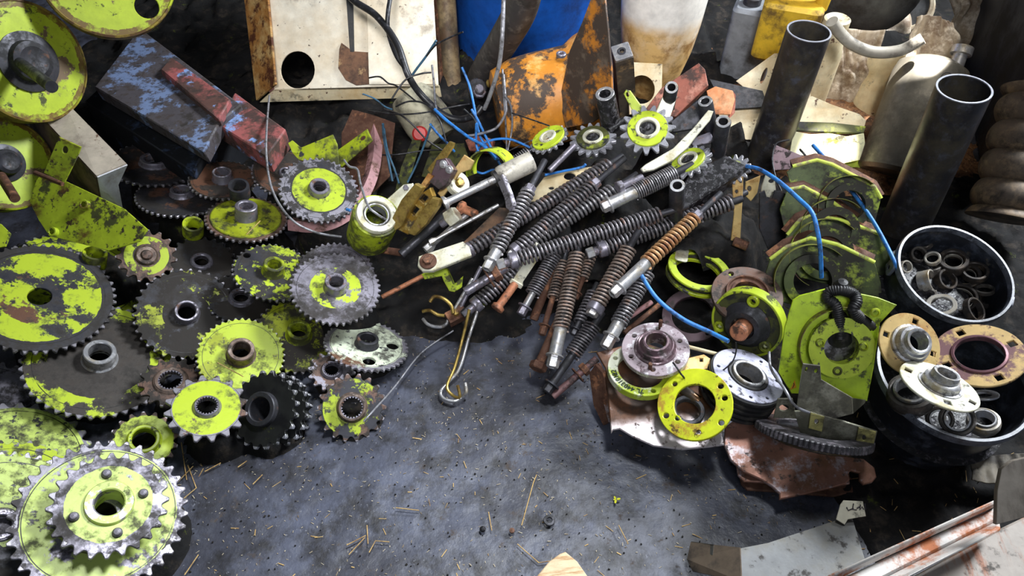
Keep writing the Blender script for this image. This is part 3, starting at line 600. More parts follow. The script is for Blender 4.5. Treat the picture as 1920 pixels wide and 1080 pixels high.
M_copper = mat('copper_rust_pin', S(196, 130, 96), [gm(.3, 30), (RUST, .3, 20, dict(soft=.08))], .5, .3)
bar('headed_pin', 'copper brown headed pin leaning out of a square steel bar end', 'pin', (931, 580, .12), (966, 532, .145), 8, M_copper, 'round')
T = thing('square_bar', 'square steel bar end holding the copper brown pin', 'bar', P(968, 528, z=.14), axis_q(P(968, 528, z=.14), P(1000, 480, z=.20)))
obj('bar_body', mb(plate([rrect(-.017, .017, -.017, .017, .002), circ(.008)], .012, .001), (box(-.012, .012, -.012, .012, .006, .11), Matrix())), M_white, T)
bar('threaded_bolt', 'long rusty bolt with washer and nut pointing at the ploughshares', 'bolt', (1036, 744, .02), (1120, 672, .07), 7, mat('rusty_violet_bolt', S(120, 88, 88), [gm(.4, 30)], .55, .3), 'washer')
bar('hex_bolt', 'rusty thick hex bolt just left of the longest floor-reaching spring', 'bolt', (1008, 690, .045), (1052, 590, .09), 9, M_rust, 'hex')
bar('rod_end', 'brown scrap rod leaning between the dark nut and the floor', 'rod', (1000, 600, .06), (1040, 500, .14), 8, M_rust)
bar('copper_peg', 'short copper peg lying crosswise beside the damper piston rod', 'peg', (862, 388, .24), (893, 402, .24), 8, M_copper, 'round')
bar('socket_rod', 'long thin grey bolt with a socket end, upper of the pair by the peg', 'bolt', (806, 455, .20), (935, 384, .26), 3.6, M_bright, 'socket', 'pair of long thin bolts', 10)
bar('socket_rod', 'thicker grey bolt with a hollow end, lower of the pair by the peg', 'bolt', (798, 470, .18), (876, 402, .22), 5.5, M_bright, 'socket', 'pair of long thin bolts', 12)
bar('wood_stick', 'orange brown stick poking out of the dark towards the grey hubbed sprocket', 'stick', (716, 557, .06), (796, 516, .10), 4.5, M_copper)
bar('flat_rod', 'reddish steel bar behind the purple grey flange, upper of two', 'bar', (1160, 608, .06), (1222, 566, .08), 5, M_pink, None, 'two reddish bars behind the flange')
bar('flat_rod', 'reddish steel bar behind the purple grey flange, lower of two', 'bar', (1170, 625, .05), (1240, 568, .07), 5, M_rust, None, 'two reddish bars behind the flange')
bar('thin_rod', 'thin greasy push rod slanting from the steep spring nut to the tilted sprocket', 'rod', (1030, 320, .33), (1078, 272, .37), 6, M_steel)
bar('thin_rod', 'bright bolt with nut lying behind the tightly wound spring', 'rod', (1160, 352, .34), (1205, 332, .35), 7, M_steel, 'hex')
# damper cylinder with piston rod
a = P(832, 382, z=.30); b = P(998, 302, z=.35); q = axis_q(a, b); L = (b-a).length; s = mm(a)
T = thing('damper', 'pale damper cylinder with a long grey piston rod and flat disc end', 'damper', a, q)
obj('piston_rod', mb(lathe([(.001, -.002), (14*s, 0), (14*s, 5*s), (8*s, 9*s), (7.5*s, 14*s), (7.5*s, L*.62)], 24)), M_bright, T)
obj('cylinder', mb(lathe([(6*s, L*.60), (15*s, L*.60), (19*s, L*.63), (20*s, L*.66), (20*s, L*.985), (18*s, L), (.001, L)], 32)), mat('pale_oily_cylinder', S(196, 190, 176), [gm(.35, 22, .1)], .38, .35), T)
obj('gland', mb(cyl(16*s, L*.57, L*.63, 24)), M_rubber, T)
vf, c, q = sheet(P(940, 352, z=.33), Vector((-.75, -.5, .5)), [(927, 330), (941, 327), (955, 362), (962, 385), (955, 396), (948, 390), (945, 372)], [px_ellipse(935, 336, 3, 3)], .014, .002)
solo('yoke_bar', 'bent grey yoke bar hooked around the damper piston rod', 'yoke', mb(vf), M_steel, c, q)
arm_ = None
vf, c, q = sheet(P(915, 428, z=.17), Vector((-.1, -.3, 1)), [(866, 456), (936, 388), (968, 392), (892, 472)], (), .012, .002)
solo('flat_bar', 'brown flat bar running up from the clevis plate under the springs', 'bar', mb(vf), mat('brown_tan_bar', S(128, 100, 78), [gm(.4, 14, .1), (RUST, .3, 20, dict(soft=.08))], .5, .3), c, q)
bar('dark_rod', 'dark oily rod lying beneath the golden clamp', 'rod', (752, 478, .13), (842, 396, .19), 9, M_dark)
bar('dark_rod', 'short brown rod end in the dark below the roller', 'rod', (712, 468, .10), (752, 474, .10), 7, M_rust)
# bent wire hooks
def wire(name, label, pts, r, mtl, cat='wire', group=None, n=8, seg=8):
    p = smooth_path([P(*x) for x in pts], n)
    o = p[0].copy(); return solo(name, label, cat, mb(tube([x-o for x in p], r, seg)), mtl, o, None, group, sharp=70)
wire('bent_wire_rod', 'long bent spring wire with a hooked loop resting on the dark floor', [(903, 560, .12), (880, 630, .06), (862, 690, .03), (842, 715, .015), (826, 735, .012), (833, 748, .012), (853, 752, .012), (866, 745, .014), (874, 735, .03), (872, 718, .04)], .0042, M_bright, 'bent wire')
wire('bent_wire_rod', 'second bent wire running beside the hooked one down to the floor', [(880, 580, .12), (866, 640, .06), (852, 690, .03), (838, 725, .02), (850, 742, .015), (862, 744, .02), (858, 722, .04)], .0038, M_brass, 'bent wire')
wire('wire_hook', 'upper curled tine hook at the left tip of the pile', [(806, 566, .10), (815, 556, .11), (832, 560, .11), (846, 573, .10), (850, 588, .09)], .0045, M_brass, 'hook', 'curled tine hooks')
wire('wire_hook', 'middle curled tine hook at the left tip of the pile', [(792, 584, .06), (806, 582, .065), (820, 590, .06), (834, 592, .06)], .0045, M_brass, 'hook', 'curled tine hooks')
wire('wire_hook', 'lowest curled tine hook touching the dark floor', [(793, 598, .03), (802, 608, .03), (818, 613, .03), (834, 610, .035), (846, 592, .05)], .0045, M_bright, 'hook', 'curled tine hooks')
bar('bundle_rod', 'straight grey tine rod running up beside the square nut at the pile tip', 'rod', (838, 604, .05), (886, 522, .13), 3.2, M_bright, None, 'tine rods')
bar('bundle_rod', 'dark tine rod just right of the straight grey one', 'rod', (852, 600, .05), (902, 500, .15), 4, M_steel, None, 'tine rods')
bar('clamp_bar', 'dull bar with a wide washer clamped across the tine rods', 'bar', (872, 548, .16), (950, 500, .20), 9, M_steel, 'washer')
T = thing('wire_clamp', 'small rusty wire clamp block holding the curled hooks', 'clamp', P(856, 592, z=.06), basis(Vector((1, .6, 0)), Vector((0, -.3, 1))))
obj('block', mb(box(-.025, .025, -.016, .016, -.014, .014)), M_rust, T); obj('bolt', mb((hexnut(.009, .014, .026), Matrix())), M_brass, T)
# lime hook
pts = [(790, 515), (826, 503), (838, 506), (846, 525), (850, 534), (866, 520), (864, 540), (852, 548), (842, 546), (832, 528), (828, 518), (796, 524)]
vf, c, q = sheet(P(830, 520, z=.15), Vector((-.1, -.8, .6)), pts, (), .022, .002)
solo('lime_hook', 'bright lime S-shaped hook under the clevis plate', 'hook', mb(vf), M_lime, c, q)
# ---------------------------------------------------------------- golden clamp assembly with the lime roller beside it
a = P(706, 402, z=.25); c, q, R = ell(706, 403, 39, 34, 20, .25)
T = thing('bearing_roller', 'lime roller with a pale bearing ring and dark open bore, beside the golden clamp', 'roller', c, q)
obj('roller_body', mb(lathe([(R*.5, -.001), (R*1.12, -.004), (R*1.15, -.02), (R*1.12, -.12), (R*.3, -.12)], 40)), M_limed, T)
obj('bearing_ring', mb(lathe([(R*.66, -.02), (R*.66, .006), (R*.7, .008), (R*.95, .008), (R, .004), (R, -.008), (R*.66, -.02)], 44)), M_white, T)
obj('inner_race', mb(ring(R*.52, R*.61, -.03, .004, 40)), M_bright, T)
obj('seal_ring', mb(ring(R*.61, R*.67, -.03, -.001, 40)), M_rubber, T)
T = thing('roller_clamp', 'golden plated clamp with two curved cheek bars, bolted head and upright lever', 'clamp', P(770, 400, z=.20))
def lsheet(parent, name, mtl, vf, c, q, label=None):
    o = obj(name, mb(vf), mtl, parent, label)
    M0 = parent.matrix_basis if parent.parent is None else None
    rot = parent.rotation_quaternion if parent.rotation_mode == 'QUATERNION' else Quaternion()
    o.matrix_local = Matrix.LocRotScale(parent.location, rot, None).inverted() @ Matrix.LocRotScale(c, q, None); return o
nb = Vector((-.35, -.75, .55))
lsheet(T, 'cheek_bar', M_brass, *sheet(P(752, 390, z=.27), nb, [(732, 414), (752, 375), (778, 344), (792, 352), (770, 388), (752, 424), (740, 432)], (), .022, .002))
lsheet(T, 'cheek_bar', M_brass, *sheet(P(792, 405, z=.28), nb, [(764, 438), (786, 400), (810, 370), (823, 374), (820, 388), (798, 420), (776, 442)], (), .022, .002))
lsheet(T, 'slotted_core', mat('dark_golden_core', S(150, 118, 46), [gm(.4, 30), (S(210, 190, 120), .3, 30, dict(soft=.06, metal=.6))], .4, .5), *sheet(P(772, 400, z=.25), nb, [(744, 430), (776, 372), (806, 352), (812, 368), (790, 400), (764, 440)], [[(768, 398), (778, 386), (786, 392), (776, 404)], [(786, 374), (794, 364), (802, 370), (794, 381)]], .02, .002))
hb = lsheet(T, 'bolted_head', M_purpled, *sheet(P(822, 325, z=.33), Vector((-.3, -.7, .65)), [(803, 340), (818, 300), (836, 296), (850, 318), (836, 345), (822, 355)], (), .03, .002))
for bx, by in ((832, 308), (843, 318)):
    o_, _ = on_plane(P(822, 325, z=.33), Vector((-.3, -.7, .65)), [(bx, by)])
    obj('bolt', mb((cyl(.010, -.001, .005, 20, .001), TR((o_[0][0], o_[0][1], 0))), (hexnut(.0065, .004, .011), TR((o_[0][0], o_[0][1], 0)))), M_bright, hb)
lsheet(T, 'lever', M_brass, *sheet(P(825, 290, z=.36), Vector((-.5, -.7, .5)), [(800, 318), (842, 265), (850, 268), (848, 276), (812, 330)], (), .010, .0015))
lsheet(T, 'side_bar', M_rustpanel, *sheet(P(800, 340, z=.31), Vector((-.5, -.7, .5)), [(786, 350), (802, 325), (812, 330), (794, 354)], (), .014, .0015))
lsheet(T, 'catch_plate', M_tan, *sheet(P(865, 310, z=.33), Vector((-.3, -.7, .6)), [(820, 362), (870, 290), (888, 302), (880, 318), (862, 324), (828, 372)], (), .010, .0015))
vf, c, q = sheet(P(748, 352, z=.24), Vector((-.1, -.55, .8)), [(722, 376), (756, 346), (774, 343), (776, 356), (748, 392), (730, 398)], (), .012, .002)
T = thing('link_plate', 'pale link plate with one bolt joining the roller and the golden clamp', 'link', c, q)
obj('plate', mb(vf), M_white, T); o_, _ = on_plane(c, Vector((-.1, -.55, .8)), [(762, 353)]); obj('bolt', mb((hexnut(.008, 0, .009), TR((o_[0][0], o_[0][1], 0)))), M_steel, T)
a = P(846, 408, z=.24)
T = thing('small_coupling', 'small grey coupling with a stub bolt lying under the damper disc', 'coupling', a, axis_q(P(832, 418, z=.23), P(852, 404, z=.25)))
obj('body', mb(hexnut(.022, -.012, .02)), M_white, T); obj('stub', mb(cyl(.010, -.034, -.01, 18, .002)), M_steel, T)
c, q, R = ell(860, 345, 15, 22, 0, .28)
T = thing('bearing_eye', 'small round eye bearing with a square nut behind the damper rod', 'bearing', P(858, 345, z=.28), ell(858, 345, 22, 18, 60, .28)[1])
obj('eye', mb(ring(.012, .030, -.012, .012, 32)), M_white, T); obj('nut', mb(hexnut(.011, .0, .018)), M_brass, T)
# lime curved guard
arc = []
for i in range(15):
    t = radians(200-i*12); arc.append((cos(t), sin(t)))
c, q, R = ell(915, 318, 46, 30, -8, .28)
T = solo('lime_guard', 'bright lime curved guard strip arching over the blue wires', 'guard', mb(lathe([(.058, -.03), (.062, -.03), (.062, .03), (.058, .03)], 40, True, arc=pi*1.05)), M_lime, P(922, 322, z=.25), basis(Vector((1, .1, 0)), Vector((-.35, -.75, .42))))
# ---------------------------------------------------------------- small sprockets, tube stubs and arms on top of the pile
def top_sprocket(label, px, py, a, b, ang, z, n, rings, flip=1, cap=True, r2=.72):
    c, q, R = ell(px, py, a, b, ang, z, flip)
    T = thing('idler_sprocket', label, 'sprocket', c, q, 'idler sprockets on top of the pile')
    obj('toothed_plate', mb(plate([teeth(R, n, .62*2*pi*R/n, .95), circ(R*.36, n=30)], .009, .001)), mat('greasy_idler_steel', S(168, 168, 176), [gm(.34, 40, .08, GREASE)], .36, .5, .3), T)
    obj('lime_ring', mb(ring(R*.42, R*r2, .004, .010, 44)), M_lime if r2 != .70 else M_limevd, T)
    obj('inner_collar', mb(ring(R*.30, R*.44, -.004, .014, 36)), M_white, T)
    if cap: obj('bearing_cap', mb(lathe([(R*.32, .004), (R*.26, .010), (R*.14, .012), (R*.10, .018), (.0005, .02)], 24)), M_grease, T)
    return T
top_sprocket('lime ringed idler sprocket facing up, highest in the pile under the lime pointed arm', 1214, 244, 52, 45, 0, .42, 15, [])
top_sprocket('tilted idler sprocket with a bright lime ring, left of the upright greasy tube', 1030, 262, 38, 20, -28, .37, 16, [], 1, False, .86)
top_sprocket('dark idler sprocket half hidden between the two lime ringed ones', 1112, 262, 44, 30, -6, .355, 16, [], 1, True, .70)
top_sprocket('greasy idler sprocket under the pale lever arm at the right', 1292, 304, 44, 26, -24, .36, 16, [])
top_sprocket('clogged idler sprocket at the right end of the greasy beam', 1378, 318, 30, 26, -30, .33, 14, [], 1, True, .5)
def stub(label, A, B, rpx, boss=1.0, mtl=M_dark):
    a = P(*A); b = P(*B); s = mm(a); r = rpx*s; L = (b-a).length
    T = thing('tube_stub', label, 'tube', b, axis_q(b, a), 'upright tube stubs')
    obj('tube_wall', mb(lathe([(r*.58, 0), (r*.58, L-.001), (r*.66, L), (r*.94, L), (r, L-.002), (r*1.02, L*.4), (r*1.05, 0)], 32, True)), mtl, T)
    obj('cut_end', mb(ring(r*.585, r*.93, L-.001, L+.0012, 32)), M_bright, T)
    anchors_mid.append((b.x, b.y, b.z, .05)); return T
stub('greasy black tube stub leaning left, beside the orange housing', (1134, 176, .47), (1146, 236, .36), 19, mtl=M_grease)
stub('tube stub on the white arm, directly above the highest lime idler', (1259, 164, .50), (1252, 200, .40), 13)
stub('black tube stub on the dark arm, between the white arm and the orange box', (1322, 190, .47), (1334, 250, .36), 14)
stub('black upright tube stub with bright end nearest the tall black pipe', (1356, 228, .45), (1346, 285, .33), 15)
stub('free black tube stub in front, standing left of the greasy beam', (1270, 348, .41), (1268, 405, .28), 15)
def arm(name, label, p, n, poly, mtl, t=.010, holes=(), group=None):
    vf, c, q = sheet(P(*p), Vector(n), poly, holes, t, .0015)
    return solo(name, label, 'arm', mb(vf), mtl, c, q, group)
arm('pointed_arm', 'pale lime pointed arm with an eye hole, standing up left of the white arm', (1195, 195, .44), (-.2, -.8, .5), [(1169, 176), (1174, 168), (1182, 170), (1212, 212), (1200, 218), (1190, 216)], M_lime, .008, [px_ellipse(1177, 177, 3, 4.5)])
arm('white_arm', 'white flat arm leading down from its tube stub behind the highest idler', (1245, 195, .44), (0, -.7, .6), [(1242, 182), (1270, 180), (1256, 222), (1228, 214)], M_white, .010)
arm('short_lever', 'black flat arm running down left from the tube stub beside the orange box', (1300, 225, .40), (-.2, -.6, .75), [(1308, 188), (1338, 205), (1334, 236), (1262, 248), (1258, 228)], M_dark, .010)
arm('lever_arm', 'long pale worn lever arm with a rounded lower end at the pile right side', (1270, 265, .41), (-.1, -.5, .85), [(1201, 316), (1210, 308), (1262, 278), (1300, 240), (1328, 206), (1338, 208), (1332, 224), (1308, 252), (1290, 276), (1262, 300), (1226, 318), (1206, 322)], M_white, .010)
arm('forked_plate', 'short grey forked plate below the pale lever arm', (1325, 260, .37), (-.1, -.5, .85), [(1292, 262), (1332, 246), (1340, 266), (1300, 274)], M_steel, .012)
arm('pale_base_plate', 'pale steel plate with round holes beneath the springs, partly covered', (1050, 345, .24), (-.1, -.25, 1), [(985, 378), (1020, 332), (1066, 318), (1110, 312), (1150, 318), (1100, 350), (1040, 372)], M_cream, .006, [px_ellipse(1068, 330, 11, 7), px_ellipse(1034, 352, 5, 3)])
vf, c, q = sheet(P(1330, 325, z=.335), Vector((-.25, -.35, .9)), [(1262, 372), (1296, 322), (1360, 290), (1404, 312), (1376, 332), (1282, 392)], (), .05, .004)
solo('greasy_beam', 'black beam caked with flaky grease, right end of the spring pile', 'beam', mb(vf), M_grease, c, q)
bar('dirty_pin', 'greasy pin end sticking up between the dark idler and the highest idler', 'pin', (1140, 245, .37), (1170, 225, .38), 7, M_grease)
# slotted brackets at the right of the pile
arm('slotted_bracket', 'pale grey bracket with keyhole slots standing right of the greasy beam', (1440, 370, .27), (-.2, -.9, .4), [(1436, 326), (1452, 330), (1455, 356), (1442, 372), (1432, 388), (1436, 424), (1422, 410), (1428, 350)], M_white, .006, [px_ellipse(1446, 340, 5, 4)])
arm('brown_strap', 'pale brown upright strap iron hanging down from the greasy beam end', (1385, 380, .27), (-.2, -.9, .4), [(1372, 336), (1394, 330), (1392, 380), (1388, 452), (1370, 452), (1376, 400)], M_tan, .010, [px_ellipse(1381, 360, 3, 4)])
arm('small_lug', 'small brown lug plate beside the brown strap iron', (1412, 350, .28), (-.2, -.9, .4), [(1398, 342), (1426, 330), (1420, 362), (1408, 378), (1396, 366)], M_tan, .008, [px_ellipse(1405, 354, 4, 5)])
arm('dark_square_plate', 'dark grey plate with a rounded corner and oval cut-out behind the keyhole bracket', (1450, 400, .25), (-.1, -.9, .4), [(1424, 362), (1434, 358), (1438, 370), (1448, 372), (1452, 358), (1466, 358), (1475, 366), (1476, 462), (1440, 468), (1424, 430)], M_dark, .008)
bar('eye_tube', 'rusty short tube lying at the foot of the brown strap iron', 'tube', (1402, 462, .19), (1376, 452, .19), 9, M_rust)
# ---------------------------------------------------------------- bearing flanges between the springs and the buckets
def flange(name, label, px, py, a, b, ang, z, inner, holes, t, mtl, hub=None, hubm=None, flip=1, cat='flange', group=None, studs=(), extra=()):
    """holes = (angle, radius fraction, size fraction, 'c' or 's'); hub = [(radius fraction, height fraction)]"""
    c, q, R = ell(px, py, a, b, ang, z, flip)
    T = thing(name, label, cat, c, q, group)
    hs = []
    for an, rr, sz, k in holes:
        x, y = rr*R*cos(radians(an)), rr*R*sin(radians(an)); hs.append(circ(sz*R, x, y, 18) if k == 'c' else sq(sz*2*R, x, y, radians(an)))
    v, f = plate([circ(R, n=80), circ(inner*R, n=56)]+hs, t, .0012)
    obj('flange_plate', mb(((v, f), TR((0, 0, -t/2)))), mtl, T)
    if hub: obj('hub', mb(lathe([(r*R, h*R) for r, h in hub], 56, True)), hubm or mtl, T)
    for an, rr, sz, h in studs:
        obj('stud', mb((cyl(sz*R, -.01, h*R, 16, .001), TR((rr*R*cos(radians(an)), rr*R*sin(radians(an)), 0)))), M_rust if h > .1 else mtl, T)
    return T, c, q, R
H6 = lambda a0, rr=.8, sz=.07, n=6: [(a0+i*360/n, rr, sz, 'c') for i in range(n)]
HUBS = [(.30, -.12), (.30, .36), (.33, .38), (.38, .37), (.42, .30), (.46, .22), (.50, .24), (.53, .22), (.55, .06), (.60, .08), (.63, .06), (.64, -.01), (.64, -.12)]
Tq = flange('lime_ring', 'thick lime spacer ring with handwritten marker digits, under the purple grey flange', 1202, 692, 62, 47, 14, .150, .70, [(a_, .85, .075, 'c') for a_ in (160, 205, 298, 20, 60)], .018, mat('worn_whitish_lime_ring', LIME, [(S(226, 228, 206), .50, 7, dict(soft=.03)), gm(.2, 30)], .4))
Tq = Tq[0]
# marker writing on the ring
fc = bpy.data.curves.new('writing', 'FONT'); fc.body = '7L 440318122'; fc.size = .016; fc.extrude = .0003; fc.offset = .0004; fc.align_x = 'CENTER'
fo = bpy.data.objects.new('writing', fc); C.objects.link(fo); dg_ = bpy.context.evaluated_depsgraph_get(); me_ = bpy.data.meshes.new_from_object(fo.evaluated_get(dg_)); bpy.data.objects.remove(fo)
c, q, R = ell(1202, 692, 62, 47, 14, .150)
vv = []
for p in me_.vertices:   # wrap the digits around the ring
    rr = R*.78 + p.co.y; t = radians(236) - p.co.x/(R*.85); vv.append((rr*cos(t), rr*sin(t), p.co.z+.0006))
obj('marker_writing', mb((vv, [tuple(p.vertices) for p in me_.polygons])), M_inkg, Tq, 'dark green handwritten digits')
flange('purple_flange', 'purple grey bearing flange with two upright studs, resting on the written lime ring', 1229, 653, 63, 50, 4, .190, .31, H6(20, .78, .075), .012, M_purple, HUBS, mat('dark_purple_hub', S(104, 84, 90), [(S(180, 166, 172), .34, 40, dict(soft=.05, metal=.6)), gm(.3, 40)], .35, .5), studs=[(76, .88, .06, .26), (254, .75, .06, .22)])
flange('lime_ring', 'bright lime flat ring with seven small holes wired on in front of the flanges', 1302, 757, 70, 66, -30, .17, .55, [(100, .78, .07, 'c'), (2, .84, .08, 'c'), (-22, .80, .08, 'c'), (170, .82, .08, 'c'), (188, .60, .07, 'c'), (245, .78, .06, 'c'), (290, .86, .08, 'c')], .010, mat('scuffed_lime_ring', S(204, 214, 34), [(S(176, 140, 50), .34, 16, dict(soft=.06)), (S(90, 70, 30), .2, 40, dict(soft=.03))], .4))
flange('rust_flange', 'brown rusted flange leaning upright with stepped bore, behind the lime cup flange', 1401, 552, 66, 52, 20, .20, .40, H6(40, .82, .075, 4), .010, mat('flat_brown_rust', S(96, 80, 72), [(RUST, .35, 20, dict(soft=.08, rough=.7)), gm(.3, 30)], .5, .4), [(.40, -.05), (.40, .08), (.46, .10), (.48, .06), (.54, .06), (.56, .12), (.60, .13), (.62, .0), (.62, -.05)], M_rust)
flange('dark_ring', 'dark brown ring lying flat in the shade behind the purple grey flange', 1298, 590, 56, 50, 0, .06, .68, H6(10, .84, .06, 5), .012, M_purpled)
T, c, q, R = flange('double_lime_ring', 'pair of thin lime rings stacked with a loose tab, far behind the flanges', 1312, 504, 60, 36, 22, .17, .74, [], .006, M_lime)
obj('lower_ring', mb(ring(R*.72, R*1.0, -.028, -.018, 60)), M_limed, T); obj('groove_ring', mb(ring(R*.78, R*.92, -.019, -.005, 60)), M_rubber, T)
obj('tab', mb((plate([rrect(-.016, .016, -.028, .028, .008)], .004), TR((-R*.62, R*.42, .004)))), M_white, T)
# lime cup flange with copper shaft end
T, c, q, R = flange('cup_flange', 'grimy lime cup flange tipped towards the pile with a copper coloured shaft end', 1399, 608, 66, 55, 42, .18, .3, H6(0, .80, .09, 3), .012, M_limevd, [(.18, -.1), (.18, .10), (.30, .12), (.34, .30), (.50, .30), (.54, .26), (.62, .10), (.70, .04), (.70, -.1)], M_dark, -1)
obj('shaft_end', mb(cyl(R*.26, -.02, R*.62, 28, .003)), M_copper, T)
obj('rim', mb(ring(R*.96, R*1.03, -.03, .002, 72)), M_lime, T)
for a_ in (0, 120, 240): obj('boss', mb((ring(R*.085, R*.17, -.005, .008, 24), TR((R*.8*cos(radians(a_)), R*.8*sin(radians(a_)), 0)))), M_limed, T)
# black multi groove pulley
c, q, R = ell(1402, 704, 72, 44, 32, .17)
T = thing('grooved_pulley', 'black grooved belt pulley with a pale worn face ring, below the cup flange', 'pulley', c, q)
pr = [(R*.42, -.075), (R*.42, -.002), (R*.98, -.002)]
for k in range(5): pr += [(R, -.004-k*.014), (R, -.010-k*.014), (R*.93, -.013-k*.014), (R*.93, -.016-k*.014)]
obj('pulley_body', mb(lathe(pr, 64, True)), M_rubber, T)
obj('face_ring', mb(plate([circ(R*.95, n=64), circ(R*.55, n=48)]+[circ(R*.045, R*.80*cos(a_), R*.80*sin(a_), 12) for a_ in (4.2, 4.9, 5.5, .3, 1.2, 2.2, 3.3)], .004)), mat('pale_violet_face', S(176, 176, 196), [gm(.25, 30), (S(120, 120, 140), .3, 14, dict(soft=.1))], .35, .3), T)
obj('bearing_ring', mb(ring(R*.36, R*.44, -.03, .010, 48)), M_bright, T)
obj('dust_seal', mb(ring(R*.44, R*.54, -.03, .004, 48)), M_rubber, T)
# cream plates peeking out between
arm('cream_plate', 'cream lobed plate with a square hole, between the purple grey flange and the pulley', (1315, 680, .165), (0, -.25, 1), [(1262, 705), (1285, 672), (1320, 664), (1332, 672), (1330, 690), (1290, 706)], M_tan, .006, [px_ellipse(1315, 675, 4, 4, 45, 4)])
bar('flat_rod', 'pair-like thin cream bar behind the purple grey flange leading to the pulley', 'bar', (1290, 650, .16), (1345, 664, .16), 3.5, M_cream)
bar('scrap_pin', 'dark shiny brown pin seen through the wired lime ring', 'pin', (1268, 722, .15), (1310, 752, .135), 10, mat('glossy_brown_steel', S(96, 70, 46), [gm(.4, 14)], .25, .7), 'round')
c, q, R = ell(1302, 757, 30, 26, 20, .10)
solo('loose_ring', 'dark glossy ring lying under the wired lime ring', 'ring', mb(ring(R*.7, R, -.01, .006, 40)), M_dark, P(1290, 770, z=.135), q)
wire('tie_wire', 'short black tie wire looped from the purple grey flange to the wired lime ring', [(1262, 680, .20), (1268, 688, .205), (1276, 700, .19), (1281, 706, .185), (1285, 712, .172)], .0022, M_blackwire)
wire('tie_wire', 'thin black wire curving over the cream lobed plate', [(1308, 668, .15), (1304, 680, .15), (1290, 692, .14), (1275, 697, .14)], .0016, M_blackwire)
wire('tie_wire', 'thin dark tail of wire falling from the shaft end over the pulley face', [(1380, 642, .24), (1380, 660, .22), (1372, 680, .20), (1352, 697, .18)], .0016, M_blackwire)
# ploughshares
def blade(name, label, p, n, poly, mtl, t=.008, holes=()):
    vf, c, q = sheet(P(*p), Vector(n), poly, holes, t, .002)
    return solo(name, label, 'ploughshare', mb(vf), mtl, c, q, 'stacked ploughshares')
n1 = (-.08, -.22, 1)
blade('ploughshare', 'pale worn ploughshare with a notched lower edge, uppermost, carrying the lime rings', (1250, 800, .085), n1, [(1118, 660), (1135, 690), (1146, 812), (1150, 806), (1162, 804), (1185, 818), (1225, 836), (1280, 843), (1330, 838), (1359, 834), (1352, 800), (1330, 680), (1200, 640)], M_bladew)
blade('ploughshare', 'brown shiny ploughshare with a hooked right end, under the toothed belt wheel', (1480, 850, .065), (-.05, -.15, 1), [(1360, 800), (1358, 834), (1370, 862), (1395, 884), (1430, 900), (1448, 912), (1462, 925), (1462, 936), (1500, 928), (1560, 914), (1585, 907), (1594, 898), (1590, 888), (1596, 882), (1612, 886), (1612, 900), (1620, 908), (1636, 904), (1644, 894), (1640, 876), (1620, 860), (1590, 856), (1560, 850), (1500, 780), (1440, 740)], M_blade, .010)
for k, (dx, dy) in enumerate(((-8, 18), (-2, 34))):
    blade('ploughshare', ('second ploughshare of the lower stack with a pale hooked tip', 'bottom ploughshare of the stack lying flat on the floor')[k], (1480, 850+dy, .038-.022*k), (-.02, -.05, 1), [(1380+dx, 800+dy), (1392+dx, 872+dy), (1404+dx, 884+dy), (1440+dx, 886+dy), (1566+dx, 896+dy), (1602+dx, 888+dy), (1600+dx, 862+dy), (1480+dx, 790+dy)], M_blade if k == 0 else M_rust, .009)
blade('ploughshare', 'narrow brown ploughshare standing on edge at the left end of the blades', (1122, 735, .06), (-.9, -.45, .4), [(1104, 700), (1116, 682), (1132, 700), (1142, 790), (1130, 798), (1112, 760)], M_rust, .012)
blade('ploughshare', 'second narrow brown blade leaning just right of the upright one', (1132, 740, .065), (-.9, -.35, .5), [(1112, 684), (1124, 680), (1140, 720), (1146, 790), (1140, 792)], M_blade, .006)
# toothed belt wheel with bracket
c, q, R = ell(1524, 812, 106, 22, 10, .13)
T = thing('toothed_wheel', 'black knurled wheel lying flat on the brown ploughshare below the lime housing', 'wheel', c, q)
obj('knurled_rim', mb(plate([teeth(R, 70, .004, .8, 6), circ(R*.62, n=50)], .018, .002)), mat('dusty_black_rubber', S(46, 44, 48), [(S(96, 90, 96), .35, 60, dict(soft=.06))], .55, 0, .5), T)
obj('inner_disc', mb(ring(R*.2, R*.63, -.014, .0, 50)), M_dark, T)
obj('lower_ring', mb(ring(R*.5, R*.76, -.02, -.01, 50)), mat('oily_brown_ring', S(90, 76, 54), [gm(.4, 20)], .3, .6), T)
T = thing('bracket_strip', 'galvanised bracket strip with two cream pads, standing on the black knurled wheel', 'bracket', P(1530, 810, z=.17))
p_, n_ = P(1560, 790, z=.20), Vector((-.22, -.95, .22))
def part_sheet(parent, name, mtl, p, n, poly, holes=(), t=.004, label=None):
    return lsheet(parent, name, mtl, *sheet(p, Vector(n), poly, holes, t), label)
M_galv = mat('galvanised_oily_sheet', S(138, 136, 118), [gm(.42, 9, .12), (S(190, 188, 170), .2, 14, dict(soft=.1, metal=.6))], .3, .65)
part_sheet(T, 'strip', M_galv, p_, n_, [(1490, 772), (1512, 770), (1645, 810), (1637, 842), (1500, 812)], [px_ellipse(1530, 791, 4, 5), px_ellipse(1620, 821, 3.5, 5)], .005)
p2_ = p_+n_.normalized()*.004
part_sheet(T, 'pad', mat('cream_plated_pad', S(196, 188, 118), [gm(.3, 14, .1)], .4, .2), p2_, n_, [(1520, 775), (1546, 782), (1541, 810), (1516, 803)], [px_ellipse(1531, 791, 4, 5)], .003)
part_sheet(T, 'pad', bpy.data.materials['cream_plated_pad'], p2_, n_, [(1610, 802), (1643, 810), (1636, 842), (1604, 832)], [px_ellipse(1620, 821, 3.5, 5)], .003)
part_sheet(T, 'rear_lug', M_galv, P(1472, 770, z=.17), (-.3, -.9, .4), [(1458, 748), (1486, 748), (1494, 785), (1450, 784)], [px_ellipse(1470, 765, 9, 6)], .005)
